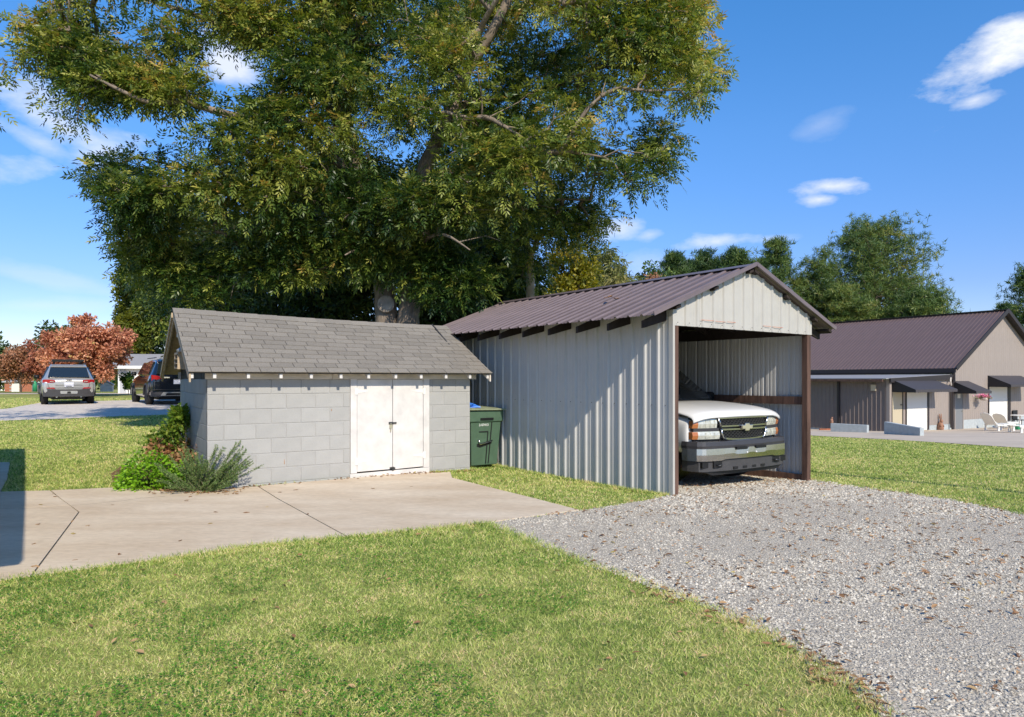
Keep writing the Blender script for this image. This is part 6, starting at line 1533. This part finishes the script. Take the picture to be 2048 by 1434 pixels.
# dead leaves: litter on gravel, grass and at the shed foot
def litter_mesh(x, y, z0, size, r, curl=.5):
    n = len(x); a = r.uniform(0, 2*math.pi, n); D = unit(np.stack([np.cos(a), np.sin(a), r.normal(size=n)*.18], 1)); s = unit(np.cross(D, np.array([0, 0, 1.0])+rand_dirs(n, r)*curl)); L = r.uniform(.7, 1.4, n)*size
    Wd = L*r.uniform(.28, .5, n); P = np.stack([x, y, z0], 1); Nn = unit(np.cross(D, s)); Nn[Nn[:, 2] < 0] *= -1
    q = [P, P+D*(L*.35)[:, None]+s*(Wd*.5)[:, None]+Nn*(Wd*.25)[:, None], P+D*(L*.7)[:, None]+s*(Wd*.35)[:, None]+Nn*(Wd*.3)[:, None], P+D*L[:, None], P+D*(L*.7)[:, None]-s*(Wd*.35)[:, None]+Nn*(Wd*.3)[:, None], P+D*(L*.35)[:, None]-s*(Wd*.5)[:, None]+Nn*(Wd*.25)[:, None]]
    mid = P+D*(L*.5)[:, None]
    v = np.stack(q+[mid], 1).reshape(-1, 3); k = np.arange(n)[:, None, None]*7; fa = np.array([(0, 1, 6), (1, 2, 6), (2, 3, 6), (3, 4, 6), (4, 5, 6), (5, 0, 6)])[None]; return v, (k+fa).reshape(-1, 3)
P = scatter(lambda y: 75 if y < 8 else 45, 2.6, 12.5, .2, r); x, y = P[:, 0], P[:, 1]; g_ = in_poly(x, y, GP2)
keep = g_ & (fbm(x, y, .8, 61)+.06*np.clip(x-1, -2, 2) > .49) & (r.random(len(x)) < .85) | (~g_ & lawn_mask(x, y, 1, r) & (r.random(len(x)) < .06))
x, y = x[keep], y[keep]
# denser rim where grass meets gravel and at the shed foot
E = [];
rim = [(1280, 1165), (1330, 1184), (1400, 1214), (1480, 1243), (1560, 1285), (1600, 1306), (1640, 1332), (1700, 1380), (1740, 1420)]
for i in range(170):
    j = r.integers(0, len(rim)-1); t_ = r.random(); px_ = rim[j][0]*(1-t_)+rim[j+1][0]*t_+r.normal()*26+12; py_ = rim[j][1]*(1-t_)+rim[j+1][1]*t_+r.normal()*12; E.append(gpt(px_, py_)[:2])
for i in range(230):
    u = r.uniform(.1, SL+.3) if i % 2 else r.normal()*.45+3.3; q = shed_w(u, -.03-abs(r.normal())*.07, 0); E.append(q[:2])
for i in range(130):
    q = gpt(1345+r.random()*270, 978-r.random()*14-(0 if i % 2 else 8)); E.append(q[:2])
for i in range(120):
    q = gpt(300+r.random()*190, 990-r.random()*6+r.normal()*2); E.append(q[:2])
E = np.array(E); x = np.concatenate([x, E[:, 0]]); y = np.concatenate([y, E[:, 1]]); n = len(x)
v, f = litter_mesh(x, y, gz(x, y)+r.uniform(.012, .026, n), .046, r)
o = link('leaf_litter', np_mesh('leaf_litter', v, f, M_litter, v=np.repeat(np.clip(r.beta(2, 2, n), 0, 1), 7))); o['kind'] = 'stuff'
# single fallen leaves one can point to on the patio
LV = [(75, 1052, .5), (145, 1045, .6), (145, 1070, .95), (68, 1091, .8), (72, 1137, .7), (144, 1125, .2), (225, 1012, .6), (148, 1071, .9), (372, 1004, .4), (379, 1001, .7), (431, 1027, .3), (421, 1050, .95), (495, 1028, .3), (533, 1017, .9), (360, 1085, .1), (615, 1031, .2), (745, 979, .5), (826, 975, .3), (1032, 985, .2), (560, 987, .1), (590, 982, .3), (111, 990, .2), (110, 996, .3), (82, 1012, .95), (175, 1055, .8), (705, 1001, .3), (240, 1112, .2)]
me_cache = []
for i in range(4):
    v, f = litter_mesh(np.zeros(1), np.zeros(1), np.zeros(1), .075, np.random.default_rng(300+i), .3); v[:, :2] -= v[:, :2].mean(0); me_cache.append((v, f))
for i, (px, py, q) in enumerate(LV):
    v, f = me_cache[i % 4]; key = (i % 4, q)
    me = np_mesh('fallen_leaf', v, f, M_litter, v=np.full(7, q)); p = gpt(px, py)
    o = link('fallen_leaf', me); o.location = (p[0], p[1], p[2]+.017); o.rotation_euler.z = random.uniform(0, 6.28)
    tagit(o, ('brown' if q < .45 else 'tan' if q < .85 else 'yellow-green')+' fallen leaf on the patio '+('left of the slanted slab joint' if px < 100 else 'beside the slanted slab joint at the left' if px < 180 and py > 1000 else 'at the back edge of the left slab' if px < 180 else 'by the near lawn edge' if py > 1080 else 'close in front of the rosemary bush' if px < 450 and py < 1008 else 'in the middle of the large slab' if px < 520 and py > 1008 else 'along the long joint in front of the shed' if px < 700 else 'below the white shed door'), 'leaf', 'fallen leaves scattered on the patio')
# twig debris on the carport roof
rp = Vector(port_w(CW/2-1.15, 1.5)); 
v, f = litter_mesh(r.normal(size=9)*.07, r.normal(size=9)*.05, np.zeros(9)+.03, .08, r); o = link('leaf_clump', np_mesh('leaf_clump', v, f, M_litter, v=np.full(63, .5))); o.location = (rp.x, rp.y, RID-.0-1.15*SLP); tagit(o, 'small clump of dead leaves caught on the carport roof', 'leaf clump')
print('grass', NGRASS, 'stones', NST, 'tris', sum(sum(len(p.vertices)-2 for p in o.data.polygons) if len(o.data.polygons) < 5000 else len(o.data.polygons)*(len(o.data.polygons[0].vertices)-2) for o in S.objects if o.type == 'MESH'))
